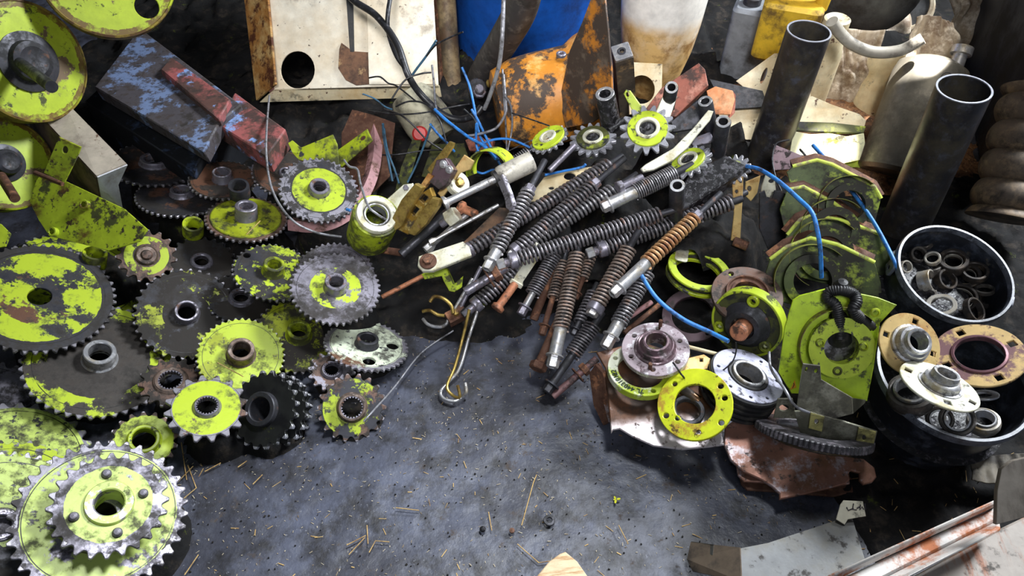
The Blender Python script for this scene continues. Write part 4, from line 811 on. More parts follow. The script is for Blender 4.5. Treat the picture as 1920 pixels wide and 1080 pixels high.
T = thing('step_bracket', 'oily folded step bracket leaning against the lime bearing housing', 'bracket', P(1550, 740, z=.22))
part_sheet(T, 'back_plate', M_galv, P(1530, 720, z=.27), (-.15, -.9, .45), [(1506, 682), (1538, 686), (1540, 712), (1598, 746), (1600, 776), (1560, 786), (1494, 764)], [px_ellipse(1512, 693, 2.5, 4.5, 20), px_ellipse(1530, 696, 3, 4.5, 20)], .004)
part_sheet(T, 'side_fold', M_galv, P(1580, 760, z=.24), (.7, -.6, .4), [(1598, 746), (1624, 750), (1622, 756), (1600, 776)], (), .004)

# ---------------------------------------------------------------- lime bearing housings in a row
GH = 'lime bearing housings in a row'
M_edge = mat('bright_lime_edge', S(206, 222, 96), [(S(150, 140, 110), .35, 30, dict(soft=.06))], .4)  # brighter lime than the plates it runs along
M_hdark = mat('dark_lime_housing', S(66, 82, 18), [(S(38, 36, 26), .5, 9, dict(soft=.06, rough=.7)), (S(150, 168, 40), .22, 16, dict(soft=.05))], .55, 0, .4)  # darker lime base than the front housing, with random blotches
def housing(label, p, n, poly, centre, ro, ri, mtl, lip=.03, lip_r=None, detail=True, edge=None):
    n = Vector(n).normalized(); vf, c, q = sheet(P(*p), n, poly, [px_ellipse(centre[0], centre[1], ri, ri*1.08)], .006, .001)
    T = thing('bearing_housing', label, 'housing', c, q, GH)
    obj('side_plate', mb(vf), mtl, T)
    if edge:
        e_, _ = on_plane(c, n, edge); obj('top_edge', mb(tube([Vector((x, y, .0)) for x, y in e_], .0045, 8)), M_edge, T)
        obj('top_flange', mb(tube([Vector((x, y+.004, -.022)) for x, y in e_], .014, 4)), M_rust, T)
    o, _ = on_plane(c, n, [centre, (centre[0]+ro, centre[1])]); cc = o[0]; R = (Vector(o[1])-Vector(o[0])).length
    obj('flange_ring', mb((lathe([(R*ri/ro, -.004), (R*ri/ro, lip), (R, lip), (R, lip-.006), (R*.98, lip-.006), (R*.98, -.004)], 56, True), TR((cc[0], cc[1], 0)))), M_lime if detail else mtl, T)
    R2 = R*(lip_r or 1.35)
    obj('curved_lip', mb((lathe([(R2*.985, -.004), (R2*.985, lip*1.1), (R2, lip*1.1), (R2, -.004)], 48, True, arc=radians(200)), TR((cc[0], cc[1], 0)) @ RZ(40))), mat('rusty_lime_lip', S(120, 124, 40), [(RUST, .4, 20, dict(soft=.05)), (LIME, .3, 10, dict(soft=.03))], .6), T)
    return T, cc, R
nh = (-.22, -.70, .62)
M_h1 = mat('housing_lime', S(176, 204, 30), [gm(.20, 8, .08), (S(70, 80, 20), .25, 30, dict(soft=.05))], .45)
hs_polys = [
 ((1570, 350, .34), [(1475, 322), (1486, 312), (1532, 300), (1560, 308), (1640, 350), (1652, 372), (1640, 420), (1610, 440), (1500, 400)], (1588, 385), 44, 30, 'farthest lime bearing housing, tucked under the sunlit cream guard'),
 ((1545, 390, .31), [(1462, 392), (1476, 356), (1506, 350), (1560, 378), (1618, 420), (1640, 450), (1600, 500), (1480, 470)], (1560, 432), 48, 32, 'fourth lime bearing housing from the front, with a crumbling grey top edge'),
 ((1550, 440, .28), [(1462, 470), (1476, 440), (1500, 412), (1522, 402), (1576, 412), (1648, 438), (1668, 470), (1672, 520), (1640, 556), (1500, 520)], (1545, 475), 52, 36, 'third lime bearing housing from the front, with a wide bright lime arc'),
 ((1530, 490, .25), [(1436, 510), (1444, 486), (1476, 462), (1520, 446), (1570, 458), (1640, 492), (1652, 530), (1656, 575), (1560, 590), (1440, 560)], (1520, 525), 54, 36, 'second lime bearing housing from the front, mossy dark plate')]  # no moss: darker lime base with random blotches
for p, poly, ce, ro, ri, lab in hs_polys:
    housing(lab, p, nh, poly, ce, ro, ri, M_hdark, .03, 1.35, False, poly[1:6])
T, cc, R = housing('front lime bearing housing with a corrugated hose through it and a warning sticker', (1560, 640, .26), (-.16, -.78, .60),
    [(1487, 563), (1500, 554), (1563, 538), (1600, 548), (1647, 558), (1682, 572), (1650, 606), (1638, 690), (1626, 752), (1600, 756), (1545, 740), (1484, 738), (1460, 698), (1472, 612)], (1573, 648), 62, 33, M_h1, .022, 1.28)
o_, _ = on_plane(T.location, Vector((-.16, -.78, .60)), [(1481, 731), (1493, 726), (1490, 712)])
v = [(x, y, .0006) for x, y in o_]
obj('warning_sticker', mb((v, [(0, 1, 2)] if (Vector(v[1])-Vector(v[0])).cross(Vector(v[2])-Vector(v[0])).z > 0 else [(0, 2, 1)])), M_sticker, T, 'small triangular orange warning sticker')
o_, _ = on_plane(T.location, Vector((-.16, -.78, .60)), [(1486, 727), (1489, 721), (1488, 718)])
obj('sticker_mark', mb(tube([Vector((x, y, .001)) for x, y in o_], .0008, 5)), M_ink, T)
o_, _ = on_plane(T.location, Vector((-.16, -.78, .60)), [(1565, 690), (1635, 582), (1613, 645), (1533, 638)])
for x, y in o_: obj('bolt', mb((lathe([(.010, .022), (.009, .026), (.006, .027), (.005, .023)], 16), TR((x, y, -.02 if False else 0)))), M_limed, T)
arm('shaft_stub_plate', 'dull oval steel cover inside the front lime housing behind the hose', (1575, 640, .225), (-.16, -.78, .60), px_ellipse(1573, 645, 36, 40), M_steel, .01)
# corrugated hose loop
def corrugated(name, label, pts, r, mtl, pitch=.0055, amp=.0022):
    p = smooth_path([P(*x) for x in pts], 24); L = [0]
    for i in range(1, len(p)): L.append(L[-1]+(p[i]-p[i-1]).length)
    n = int(L[-1]/pitch*4); q = []; j = 0
    for i in range(n+1):
        s = L[-1]*i/n
        while j < len(L)-2 and L[j+1] < s: j += 1
        t = (s-L[j])/max(L[j+1]-L[j], 1e-9); q.append(p[j].lerp(p[j+1], t))
    rad = [r-amp*(.5+.5*cos(2*pi*i/4)) for i in range(n+1)]
    o = q[0].copy(); return solo(name, label, 'hose', mb(tube([x-o for x in q], rad, 14)), mtl, o, None, None, sharp=80)
corrugated('corrugated_hose', 'black corrugated hose knotted through the front lime housing', [(1574, 632, .27), (1573, 600, .31), (1566, 572, .335), (1552, 560, .34), (1556, 548, .35), (1578, 544, .36), (1600, 552, .355), (1606, 566, .35), (1600, 580, .34), (1612, 596, .32), (1640, 616, .28)], .0125, M_rubber, .0042, .0018)
solo('hose_cuff', 'smooth black cuff on the hose end inside the front lime housing', 'hose cuff', mb(lathe([(.012, -.04), (.024, -.04), (.022, .0), (.017, .03), (.012, .03)], 28, True)), M_rubber, P(1573, 612, z=.285), axis_q(P(1575, 640, z=.25), P(1571, 590, z=.32)))
solo('rubber_ball', 'black rubber grommet behind the hose loop on the front housing', 'grommet', mb(lathe([(.001, .016), (.010, .013), (.016, .0), (.014, -.012), (.001, -.014)], 24)), M_rubber, P(1577, 536, z=.36))

# ---------------------------------------------------------------- buckets with rings and flanges
def bucket(label, px, py, z, R, h, tilt, ears=()):
    c = P(px, py, z=z); q = (Matrix.Rotation(radians(tilt[0]), 3, 'X') @ Matrix.Rotation(radians(tilt[1]), 3, 'Y')).to_quaternion()
    c = c - q @ Vector((0, 0, h)); T = thing('black_bucket', label, 'bucket', c, q, 'black buckets')
    obj('bucket_wall', mb(lathe([(.001, .004), (R*.78, .004), (R*.80, .008), (R*.965, h-.004), (R*.985, h-.004), (R*.81, .0), (.001, .0)][::-1], 72)), M_plastic, T)
    obj('rim', mb(lathe([(R*.95, h-.012), (R*.95, h), (R*.96, h+.003), (R*1.0, h+.003), (R*1.015, h-.002), (R*1.015, h-.014), (R*.99, h-.016)], 72, True)), M_rim, T)
    for e in ears:
        obj('handle_ear', mb((plate([rrect(-.016, .016, -.022, .014, .006), circ(.005, 0, -.008)], .008), RZ(e) @ TR((R*1.02, 0, h-.02)) @ RY(90) @ RZ(90))), M_rim, T)
    return T, c, q
b1, o1, q1 = bucket('black bucket of loose bearing rings, behind the other bucket at the right', 1791, 511, .30, 107*mm(P(1791, 511, z=.30)), .25, (11, 3), ears=(168, -30))
b2, o2, q2 = bucket('black bucket heaped with flanges at the right edge, nearest the camera', 1788, 704, .205, 138*mm(P(1788, 704, z=.205)), .19, (3, 0))
# bucket fill that carries the rings
def fill(name, label, o, q, R, z):
    return solo(name, label, 'scrap', mb(lathe([(.001, z+.012), (R*.4, z+.010), (R*.75, z), (R, z-.01)], 48)), M_grease, o, q, kind='stuff')
fill('greasy_scrap', 'black greasy scrap filling the bucket under the loose bearing rings', o1, q1, .132, .170)
fill('greasy_scrap', 'black greasy scrap filling the bucket under the heaped flanges', o2, q2, .155, .09)
GR = 'bearing rings in the rear bucket'
M_race = [mat('oily_race_steel', S(112, 106, 100), [gm(.45, 26, .1), (S(176, 170, 160), .2, 20, dict(soft=.08, metal=.7))], .3, .65),
          mat('dark_race_steel', S(70, 64, 60), [gm(.45, 26, .1), (S(120, 106, 92), .25, 24, dict(soft=.08, metal=.5))], .34, .55),
          mat('pale_race_steel', S(196, 190, 178), [gm(.3, 30, .08), (S(150, 130, 96), .25, 20, dict(soft=.1))], .32, .6)]
rings = [
 ('tilted bright-edged ring at the far top of the rear bucket', 1774, 450, 22, 15, 46, 1.1, 2, .80), ('small cream ring standing below the tilted top ring', 1748, 483, 14, 12, -10, .8, 2, .72),
 ('dark double ring with a bright inner lip, upper centre of the rear bucket', 1788, 486, 26, 20, 14, 1.0, 1, .70), ('grey ring lying on its side left of centre in the rear bucket', 1744, 501, 19, 7, -8, 1.0, 0, .75),
 ('big brown ring with junk inside, centre of the rear bucket', 1811, 516, 26, 23, 0, .8, 1, .72), ('brown ring half behind the centre one', 1829, 507, 23, 17, 20, .7, 1, .76),
 ('white ring seen edge-on, standing left of centre in the rear bucket', 1749, 526, 22, 7, 78, 1.2, 2, .85), ('dark ring on edge right beside the white edge-on one', 1778, 523, 20, 14, 68, 1.1, 1, .78),
 ('largest wide brown ring at the lower centre of the rear bucket', 1801, 558, 29, 26, 20, 1.3, 1, .84), ('flat grey washer-like ring at the front of the rear bucket', 1765, 571, 26, 20, 4, .25, 2, .68),
 ('grey ring partly under the flat front one', 1734, 552, 21, 13, -4, .5, 0, .74), ('reddish brown ring below the left wall of the rear bucket', 1722, 524, 18, 13, 0, .7, 1, .68),
 ('dark capped ring at the right front of the rear bucket', 1853, 560, 21, 18, 0, .8, 1, .5), ('pale ring end against the left wall of the rear bucket', 1701, 500, 12, 9, 80, 1.2, 2, .78),
 ('dark ring on edge at the upper left of the rear bucket', 1724, 476, 15, 13, 60, .9, 0, .72), ('small grey broken ring at the far upper left', 1734, 456, 13, 8, -14, .7, 0, .72),
 ('greyish ring at the right of the brown centre one', 1851, 512, 15, 11, 30, .8, 0, .72), ('brown ring standing on edge right of the largest wide one', 1831, 580, 24, 12, 74, .6, 1, .82),
 ('thin grey ring squeezed above the dark capped one', 1846, 541, 17, 9, 6, .5, 0, .76), ('small ring glinting beside the upper left wall of the rear bucket', 1718, 450, 9, 6, 40, .6, 2, .74)]
for i, (lab, px, py, a, b, ang, th, mi, inn) in enumerate(rings):
    z = .232 + .010*((i*7) % 4) + (.010 if 1760 < px < 1820 else 0) + (511-py)*.0003
    c, q, R = ell(px, py, a, b, ang, z)
    T = solo('bearing_ring', lab, 'ring', mb(ring(R*inn, R, -R*th*.8, R*.05, 44), ), M_race[mi], c, q, GR)
    if i in (2, 4, 8):
        obj('inner_lip', mb(ring(R*(inn-.13), R*(inn-.08), -R*.4, -R*.15, 40)), M_race[2], T)
        obj('inner_web', mb(ring(R*(inn-.1), R*inn, -R*.5, -R*.35, 40)), M_race[1], T)
SQ = lambda a0, n=4, rr=.79, s=.085: [(a0+i*360/n, rr, s, 's') for i in range(n)]
HUBB = [(.30, -.05), (.30, .48), (.33, .50), (.39, .50), (.41, .46), (.42, .34), (.50, .33), (.53, .28), (.55, .10), (.62, .08), (.64, .0), (.64, -.05)]
flange('zinc_flange', 'yellow zinc flange with square holes standing at the left of the front bucket', 1706, 645, 60, 49, 72, .30, .32, SQ(48), .006, M_tan, HUBB, M_bright, group='square-holed flanges in the front bucket')
flange('zinc_flange', 'wide zinc flange with a purple stain and big open bore, right of the front bucket', 1836, 664, 76, 58, 4, .29, .565, SQ(100), .006, M_tanp, [(.53, -.10), (.53, .03), (.55, .05), (.60, .04), (.62, .0), (.62, -.02), (.575, -.02), (.575, -.10)], mat('purple_bore_lip', S(120, 84, 90), [gm(.3, 30)], .4, .5), group='square-holed flanges in the front bucket')
flange('zinc_flange', 'chalky white flange with slots and a bright hub, frontmost on the bucket heap', 1762, 722, 72, 33, 32, .31, .26, [(160, .80, .09, 's'), (275, .72, .09, 's'), (335, .82, .08, 's'), (60, .78, .06, 's')], .005, M_white, [(.24, -.06), (.24, .40), (.27, .42), (.32, .42), (.34, .38), (.35, .24), (.42, .22), (.46, .18), (.47, .04), (.54, .03), (.56, -.01), (.56, -.06)], M_bright, group='square-holed flanges in the front bucket')
def insert(label, px, py, a, b, ang, z, mi):
    c, q, R = ell(px, py, a, b, ang, z)
    T = thing('bearing_insert', label, 'bearing', c, q, 'bearing inserts in the front bucket')
    obj('outer_race', mb(lathe([(R*.78, -R*.5), (R*.78, R*.02), (R*.84, R*.05), (R*.95, R*.02), (R*1.02, -R*.2), (R*1.02, -R*.5), (R*.9, -R*.8), (R*.78, -R*.8)], 44, True)), M_race[mi], T)
    obj('inner_race', mb(ring(R*.60, R*.72, -R*.6, R*.16, 40)), M_bright, T); obj('seal', mb(ring(R*.71, R*.80, -R*.5, R*.0, 40)), M_rubber, T)
insert('wide grey bearing insert under the left yellow flange in the front bucket', 1708, 732, 42, 34, 0, .22, 0)
insert('ball bearing insert standing at the front wall of the front bucket', 1795, 786, 31, 33, -70, .20, 0)
insert('bearing insert lying lowest right in the front bucket', 1845, 786, 28, 22, 10, .18, 2)
insert('dark bearing insert behind the frontmost insert', 1762, 786, 24, 26, 70, .18, 1)
c, q, R = ell(1846, 741, 24, 9, -4, .25)
solo('thin_washer', 'thin bright oval washer under the wide stained flange', 'washer', mb(ring(R*.5, R, -.002, .002, 40)), M_bright, c, q)
# ---------------------------------------------------------------- foreground right: channel, plate, tray, tag, wood
def on_z(z, pts): return [P(x, y, z=z) for x, y in pts]
T = thing('steel_channel', 'white rusty steel channel running out of the lower right corner', 'channel', P(1720, 1030, z=.20))
sub_slab('web', on_z(.20, [(1560, 1092), (1868, 950), (1870, 975), (1640, 1092)]), (0, 0, -.02), M_channel, T)
sub_slab('flange_lip', [P(1560, 1092, z=.20), P(1868, 950, z=.20), P(1868, 942, z=.225), P(1550, 1086, z=.225)], (.0, .006, 0), M_channel, T)
sub_slab('lower_lip', [P(1640, 1092, z=.20), P(1870, 975, z=.20), P(1872, 988, z=.225), P(1655, 1100, z=.225)], (.004, -.006, 0), M_channel, T)
T = thing('grey_plate', 'streaked grey steel plate with a rounded corner, closest thing at the right edge', 'plate', P(1890, 960, z=.30))
part_sheet(T, 'plate_face', M_greyplate, P(1890, 940, z=.30), (-.3, -.5, .8), [(1868, 984), (1870, 920), (1878, 880), (1898, 864), (1960, 850), (1960, 960)], (), .02)
T2 = thing('grey_beam', 'grey rust-run beam below the rounded plate in the lower right corner', 'beam', P(1880, 1040, z=.17))
sub_slab('beam_body', on_z(.17, [(1690, 1092), (1872, 992), (1980, 940), (1980, 1060), (1880, 1110)]), (0, 0, -.12), mat('rust_run_grey', S(158, 148, 138), [(S(150, 92, 58), .34, 9, dict(soft=.06, stretch=(3, .5, 1))), gm(.3, 14)], .55), T2)
T = thing('sheet_tray', 'grey aluminium sheet folded like a shallow lid on the floor at bottom right', 'sheet', P(1500, 1040, z=.08))
M_fold = mat('brown_folded_sheet', S(112, 98, 84), [gm(.4, 10, .1)], .5, .3)
quad_sheet('top_face', [P(1389, 1028, z=.09), P(1440, 1018, z=.09), P(1570, 975, z=.09), P(1597, 968, z=.09), P(1622, 1050, z=.09), P(1580, 1092, z=.09), P(1392, 1092, z=.09)], M_alu, T)
quad_sheet('side_flap', [P(1389, 1028, z=.09), P(1392, 1092, z=.09), P(1300, 1072, z=.02), P(1290, 1050, z=.02), P(1297, 1018, z=.03)], M_fold, T)
quad_sheet('hem', [P(1298, 1016, z=.03), P(1340, 1022, z=.06), P(1338, 1042, z=.055), P(1296, 1030, z=.02)], M_alu, T)
T = thing('card_tag', 'pale tag with dark handwriting bent up at the corner of the grey sheet', 'tag', P(1597, 956, z=.11))
nt = (-.05, -.45, .9)
part_sheet(T, 'tag_face', M_card, P(1597, 956, z=.11), nt, [(1568, 974), (1576, 946), (1582, 938), (1618, 940), (1624, 968), (1590, 974), (1584, 984)], (), .003)
for poly in ([(1587, 951), (1590, 957), (1600, 953)], [(1600, 944), (1598, 955), (1606, 956)], [(1606, 953), (1612, 950)], [(1613, 946), (1612, 956), (1616, 950), (1619, 955)], [(1621, 944), (1622, 956)]):
    o_, _ = on_plane(T.location, Vector(nt), poly)
    Mi = Matrix.LocRotScale(T.location, None, None).inverted() @ Matrix.LocRotScale(T.location, on_plane(T.location, Vector(nt), poly)[1], None)
    st = obj('pen_stroke', mb(tube([Mi @ Vector((x, y, .0012)) for x, y in o_], .0011, 5)), M_ink, T)
vf, c, q = sheet(P(1050, 1070, z=.03), Vector((0, 0, 1)), [(990, 1100), (1030, 1052), (1050, 1038), (1060, 1034), (1082, 1052), (1110, 1092), (1105, 1110)], (), .03, .002)
solo('wood_offcut', 'splintered pale wood offcut at the bottom edge of the floor', 'wood', mb(vf), M_wood, c, q)
# ---------------------------------------------------------------- background along the wall
def back_sheet(parent, name, mtl, p, n, poly, holes=(), t=.006, label=None): return part_sheet(parent, name, mtl, p, n, poly, holes, t, label)
pb = P(660, 180, z=.12); npn = Vector((0, -.80, .60))
T = thing('perforated_cabinet', 'cream steel panel with one large round hole and rust-streaked edge, top left of centre', 'panel', pb)
back_sheet(T, 'front_sheet', M_panel, pb, npn, [(492, -90), (514, 168), (822, 160), (808, -90)], [px_ellipse(558, 131, 32, 35)], .008)
back_sheet(T, 'side_sheet', M_rustpanel, P(490, 170, z=.13), Vector((-.62, -.60, .5)), [(447, -90), (480, 188), (516, 158), (494, -90)], (), .008, 'rust-streaked brown side')
q0 = [P(512, 168, z=.125), P(824, 160, z=.125), P(828, 180, z=.085), P(488, 190, z=.085)]
quad_sheet('bottom_flange', q0, M_cream, T, .006)
p1 = pb+npn.normalized()*.006
back_sheet(T, 'hinge_plate', mat('brown_rusted_hinge', S(120, 84, 58), [(S(72, 48, 34), .5, 14, dict(soft=.1)), (S(196, 160, 110), .2, 20, dict(soft=.06))], .7), p1, npn, [(636, 92), (640, 80), (648, 86), (662, 96), (690, 98), (692, 158), (668, 160), (648, 150), (634, 128)], (), .006)
back_sheet(T, 'seam_strip', M_rubber, p1, npn, [(643, -90), (660, -90), (664, 98), (656, 98)], (), .012)
back_sheet(T, 'overlap_sheet', M_panel, p1+npn.normalized()*.002, npn, [(684, -90), (807, -90), (818, 158), (692, 158)], (), .004)
back_sheet(T, 'corner_tab', M_pink, P(516, 150, z=.15), npn, [(506, 136), (516, 136), (526, 146), (524, 168), (510, 176), (504, 172)], [px_ellipse(517, 149, 1.5, 1.5)], .004)
T = thing('post', 'brown weathered upright post right of the cream panel', 'post', P(845, 170, Y=2.32))
obj('post_body', mb(tube([P(832, -60, Y=2.5)-T.location, P(848, 170, Y=2.30)-T.location], .034, 20)), mat('weathered_post', S(150, 128, 92), [gm(.5, 6, .12), (S(86, 62, 40), .4, 14, dict(soft=.1))], .6), T)
obj('post_flange', mb(tube([P(812, -60, Y=2.5)-T.location, P(826, 168, Y=2.28)-T.location], .012, 4)), M_rust, T)
# blue drum and dark hose in front
bp_ = P(985, 60, Y=2.62); 
T = thing('blue_drum', 'large blue plastic drum standing at the back wall', 'drum', (bp_.x, bp_.y, 0))
obj('drum_body', mb(lathe([(.001, 0), (.24, 0), (.26, .02), (.268, .3), (.275, .32), (.268, .34), (.268, .6), (.275, .62), (.268, .64), (.26, .86), (.24, .88), (.001, .88)], 72)), M_blue, T)
wire('dark_hose', 'wide dark ragged hose hanging in front of the blue drum', [(990, -40, .62), (975, 20, .50), (945, 75, .36), (915, 122, .22), (900, 150, .12)], .046, mat('ragged_dark_hose', S(66, 62, 62), [gm(.4, 10, .1), (S(110, 104, 98), .2, 30, dict(soft=.1))], .6), 'hose', seg=20)
# orange housing
ax0 = P(935, 205, z=.20); ax1 = P(1110, 165, z=.24)
T = thing('orange_housing', 'flaking orange gearbox housing with a tall ribbed end flange, in front of the drum', 'housing', ax0)
q = axis_q(ax0, ax1); Mq = q.to_matrix().to_4x4(); L = (ax1-ax0).length
obj('barrel', mb((lathe([(.001, -.01), (.09, -.01), (.115, .0), (.135, .06), (.14, .12), (.14, L*.78), (.16, L*.9), (.17, L)], 56), Mq)), M_orange, T)
part_sheet(T, 'end_flange', mat('mostly_bare_orange_paint', S(178, 112, 36), [(S(62, 50, 42), .56, 7, dict(soft=.04, rough=.7)), (S(96, 84, 72), .25, 20, dict(soft=.08))], .55, 0, .3), P(1105, 120, z=.43), (-.80, -.55, .22), [(1118, -30), (1134, 0), (1140, 60), (1146, 130), (1148, 205), (1110, 230), (1062, 240), (1048, 190), (1068, 95), (1092, 40)], (), .006)
part_sheet(T, 'flange_rib', M_steel, P(1128, 110, z=.42), (.5, -.8, .3), [(1110, -30), (1124, -30), (1139, 40), (1149, 120), (1153, 205), (1142, 205), (1132, 100), (1122, 30)], (), .012, 'grey bare steel edge rib')
e_ = P(1052, 103, z=.40); ey = obj('eye_lug', mb((ring(.006, .014, -.004, .006, 24), TR(e_-T.location))), M_steel, T)
# white jug-like container with stains
a = P(1216, 180, Y=2.25); 
T = thing('plastic_container', 'big white plastic container stained orange-brown, upside down behind the idlers', 'container', (a.x, a.y, 0.01))
pr = [(.001, .02), (.066, .02), (.078, .04), (.098, .12), (.117, .20), (.129, .29), (.136, .38), (.138, .50), (.13, .56), (.001, .58)]
obj('body', mb(lathe(pr, 56)), M_jug, T)
obj('foot_ring', mb(ring(.05, .07, .0, .025, 40)), M_jug, T)
T = thing('square_column', 'dark square steel tube with a bright threaded end face, between orange housing and container', 'column', P(1172, 240, Y=2.10))
def square_col(parent, topc, botc, s, mtl):
    ax = (botc-topc).normalized(); q = basis(Vector((1, .25, 0)), -ax); M = Matrix.LocRotScale(topc-parent.location, q, None); L = (botc-topc).length
    o = obj('tube_body', mb((box(-s, s, -s, s, -L, 0), M)), mtl, parent)
    return M
M = square_col(T, P(1166, 99, Y=2.0), P(1174, 205, Y=2.12), .028, mat('dirty_dark_column', S(92, 84, 74), [gm(.5, 10, .1), (S(180, 150, 100), .2, 12, dict(soft=.08))], .5, .3))
obj('end_plate', mb((plate([rrect(-.027, .027, -.027, .027, .004), circ(.012)], .008), M @ TR((0, 0, .004)))), M_bright, T)
obj('threaded_insert', mb((ring(.007, .0135, -.02, .006, 24), M @ TR((0, 0, .004)))), M_dark, T)
arm('holed_cream_plate', 'cream plate with a big round cut-out below the stained container', (1205, 150, .20), (0, -.85, .5), [(1178, 116), (1242, 120), (1240, 210), (1180, 215)], M_cream, .006, [px_ellipse(1203, 168, 26, 28)])
# red-brown and orange scrap behind the idlers
arm('red_casting', 'red oxide flat casting sloping behind the white arm', (1280, 170, .30), (-.25, -.6, .75), [(1210, 205), (1240, 165), (1310, 118), (1322, 130), (1328, 160), (1268, 218), (1215, 222)], M_rustred, .03)
T = thing('orange_box', 'open orange painted box piece right of the red oxide casting', 'box', P(1350, 190, z=.34))
part_sheet(T, 'front_face', M_orangeb, P(1350, 190, z=.34), (-.1, -.7, .7), [(1325, 170), (1342, 162), (1374, 170), (1378, 186), (1370, 215), (1335, 214)], (), .006)
part_sheet(T, 'side_face', M_rustred, P(1372, 195, z=.33), (.75, -.5, .45), [(1374, 170), (1380, 178), (1378, 212), (1368, 222)], (), .006)
# cream cut-away body pieces behind the tall pipe
T = thing('cream_cover', 'cream sheet metal cover with a cable slot, behind the tall left pipe', 'cover', P(1400, 200, z=.26))
part_sheet(T, 'upper_sheet', M_cream, P(1430, 130, z=.17), (-.25, -.75, .6), [(1380, 152), (1452, 100), (1520, 100), (1520, 200), (1440, 200)], [px_ellipse(1432, 142, 4, 16, 22)], .006)
part_sheet(T, 'lower_sheet', M_cream, P(1395, 225, z=.07), (-.1, -.72, .7), [(1336, 196), (1430, 190), (1440, 262), (1400, 262), (1368, 248)], (), .006)
part_sheet(T, 'dark_ledge', M_dark, P(1395, 170, z=.14), (-.1, -.5, .85), [(1330, 148), (1430, 170), (1440, 200), (1360, 205)], (), .01)
# grey canister and yellow can
def can(name, label, px, py, Y, w, d, h, mtl, zr=0, parts=()):
    a = P(px, py, Y=Y); T = thing(name, label, 'canister', (a.x, a.y, a.z), basis(Vector((cos(radians(zr)), sin(radians(zr)), 0)), Vector((0, 0, 1))))
    o = obj('body', mb(plate([rrect(-w/2, w/2, -d/2, d/2, min(w, d)*.18)], h, .012)), mtl, T); o.location = (0, 0, h/2)
    return T
T = can('grey_canister', 'grey plastic canister with a round screw cap, left of the yellow can', 1392, 140, 2.42, .17, .12, .27, M_greyplastic, -22)
o = obj('screw_cap', mb(lathe([(.03, .0), (.03, .024), (.026, .028), (.016, .026), (.001, .02)], 28)), M_dark, T); o.location = (-.03, 0, .27)
T = can('yellow_can', 'dirty yellow plastic jerrycan with a moulded handle, behind the tall left pipe', 1462, 102, 2.30, .19, .14, .20, M_yellow, -20)
hd = smooth_path([(-.07, 0, .18), (-.065, 0, .255), (0, 0, .275), (.075, 0, .25), (.08, 0, .18)], 6)
obj('handle', mb(tube(hd, .022, 12)), M_yellow, T)
T = thing('cream_can', 'cream capped bottle neck rising just behind the tall left pipe', 'bottle', P(1548, 100, Y=2.15))
obj('neck', mb(lathe([(.001, -.25), (.05, -.25), (.05, .0), (.036, .07), (.036, .115)], 28)), M_cream, T); obj('cap', mb(lathe([(.038, .09), (.040, .092), (.040, .118), (.034, .122), (.026, .118), (.001, .117)], 28)), M_cream, T)
# tall black pipes
def pipe(label, top, bot, rpx, Y, group='tall black steel pipes'):
    a = P(top[0], top[1], Y=Y); b = P(bot[0], bot[1], Y=Y); r = rpx*mm(a); L = (a-b).length
    T = thing('steel_pipe', label, 'pipe', b, axis_q(b, a), group)
    obj('pipe_wall', mb(lathe([(r*.92, 0), (r*.92, L-.002), (r, L-.002), (r, 0)], 64, True)), M_pipe, T)
    obj('cut_rim', mb(ring(r*.915, r*1.0, L-.002, L+.001, 64)), M_pipeend, T)
pipe('tall black steel pipe standing between the spring pile and the cream guard', (1517, 58), (1434, 300), 41, 1.91)
pipe('tall black steel pipe standing behind the rear bucket at the right', (1808, 166), (1690, 436), 49, 1.58)
# sunlit cream guard
T = thing('cream_guard', 'cream moulded guard with oily dents, lit by sun at the foot of the left pipe', 'guard', P(1550, 250, z=.16))
part_sheet(T, 'upper_wing', M_cream, P(1560, 215, z=.14), (-.2, -.6, .78), [(1500, 195), (1522, 180), (1560, 196), (1612, 214), (1624, 226), (1620, 240), (1560, 232), (1490, 232)], (), .012)
quad_sheet('dented_ledge', [P(1496, 231, z=.135), P(1560, 233, z=.135), P(1622, 240, z=.135), P(1618, 252, z=.125), P(1556, 250, z=.12), P(1492, 247, z=.12)], M_limevd, T, .006)
part_sheet(T, 'front_face', mat('pale_lime_cream_guard', S(224, 222, 180), [(S(150, 150, 60), .25, 10, dict(soft=.06)), gm(.16, 18)], .4), P(1550, 262, z=.115), (-.1, -.8, .55), [(1488, 246), (1520, 252), (1556, 250), (1590, 256), (1620, 250), (1622, 268), (1612, 300), (1585, 306), (1560, 318), (1530, 300), (1480, 292)], (), .012)
arm('lime_cover', 'lime rounded cover plate in the sun below the cream guard', (1590, 318, .02), (-.1, -.7, .7), [(1494, 290), (1560, 288), (1620, 296), (1644, 318), (1648, 352), (1600, 345), (1530, 306)], M_lime, .01)
arm('hinge_strap', 'small grey strap with two holes beside the sunlit lime cover', (1630, 290, .06), (.3, -.6, .7), [(1620, 268), (1652, 296), (1648, 316), (1636, 312), (1610, 290)], M_greyplate, .006, [px_ellipse(1628, 285, 2.5, 3), px_ellipse(1640, 302, 2.5, 3)])
arm('angle_bar', 'dark angle bar lying slantwise behind the row of lime housings', (1540, 310, .16), (-.3, -.7, .6), [(1450, 270), (1500, 290), (1560, 300), (1646, 352), (1646, 396), (1600, 368), (1530, 305), (1480, 318), (1448, 320)], M_purpled, .012)
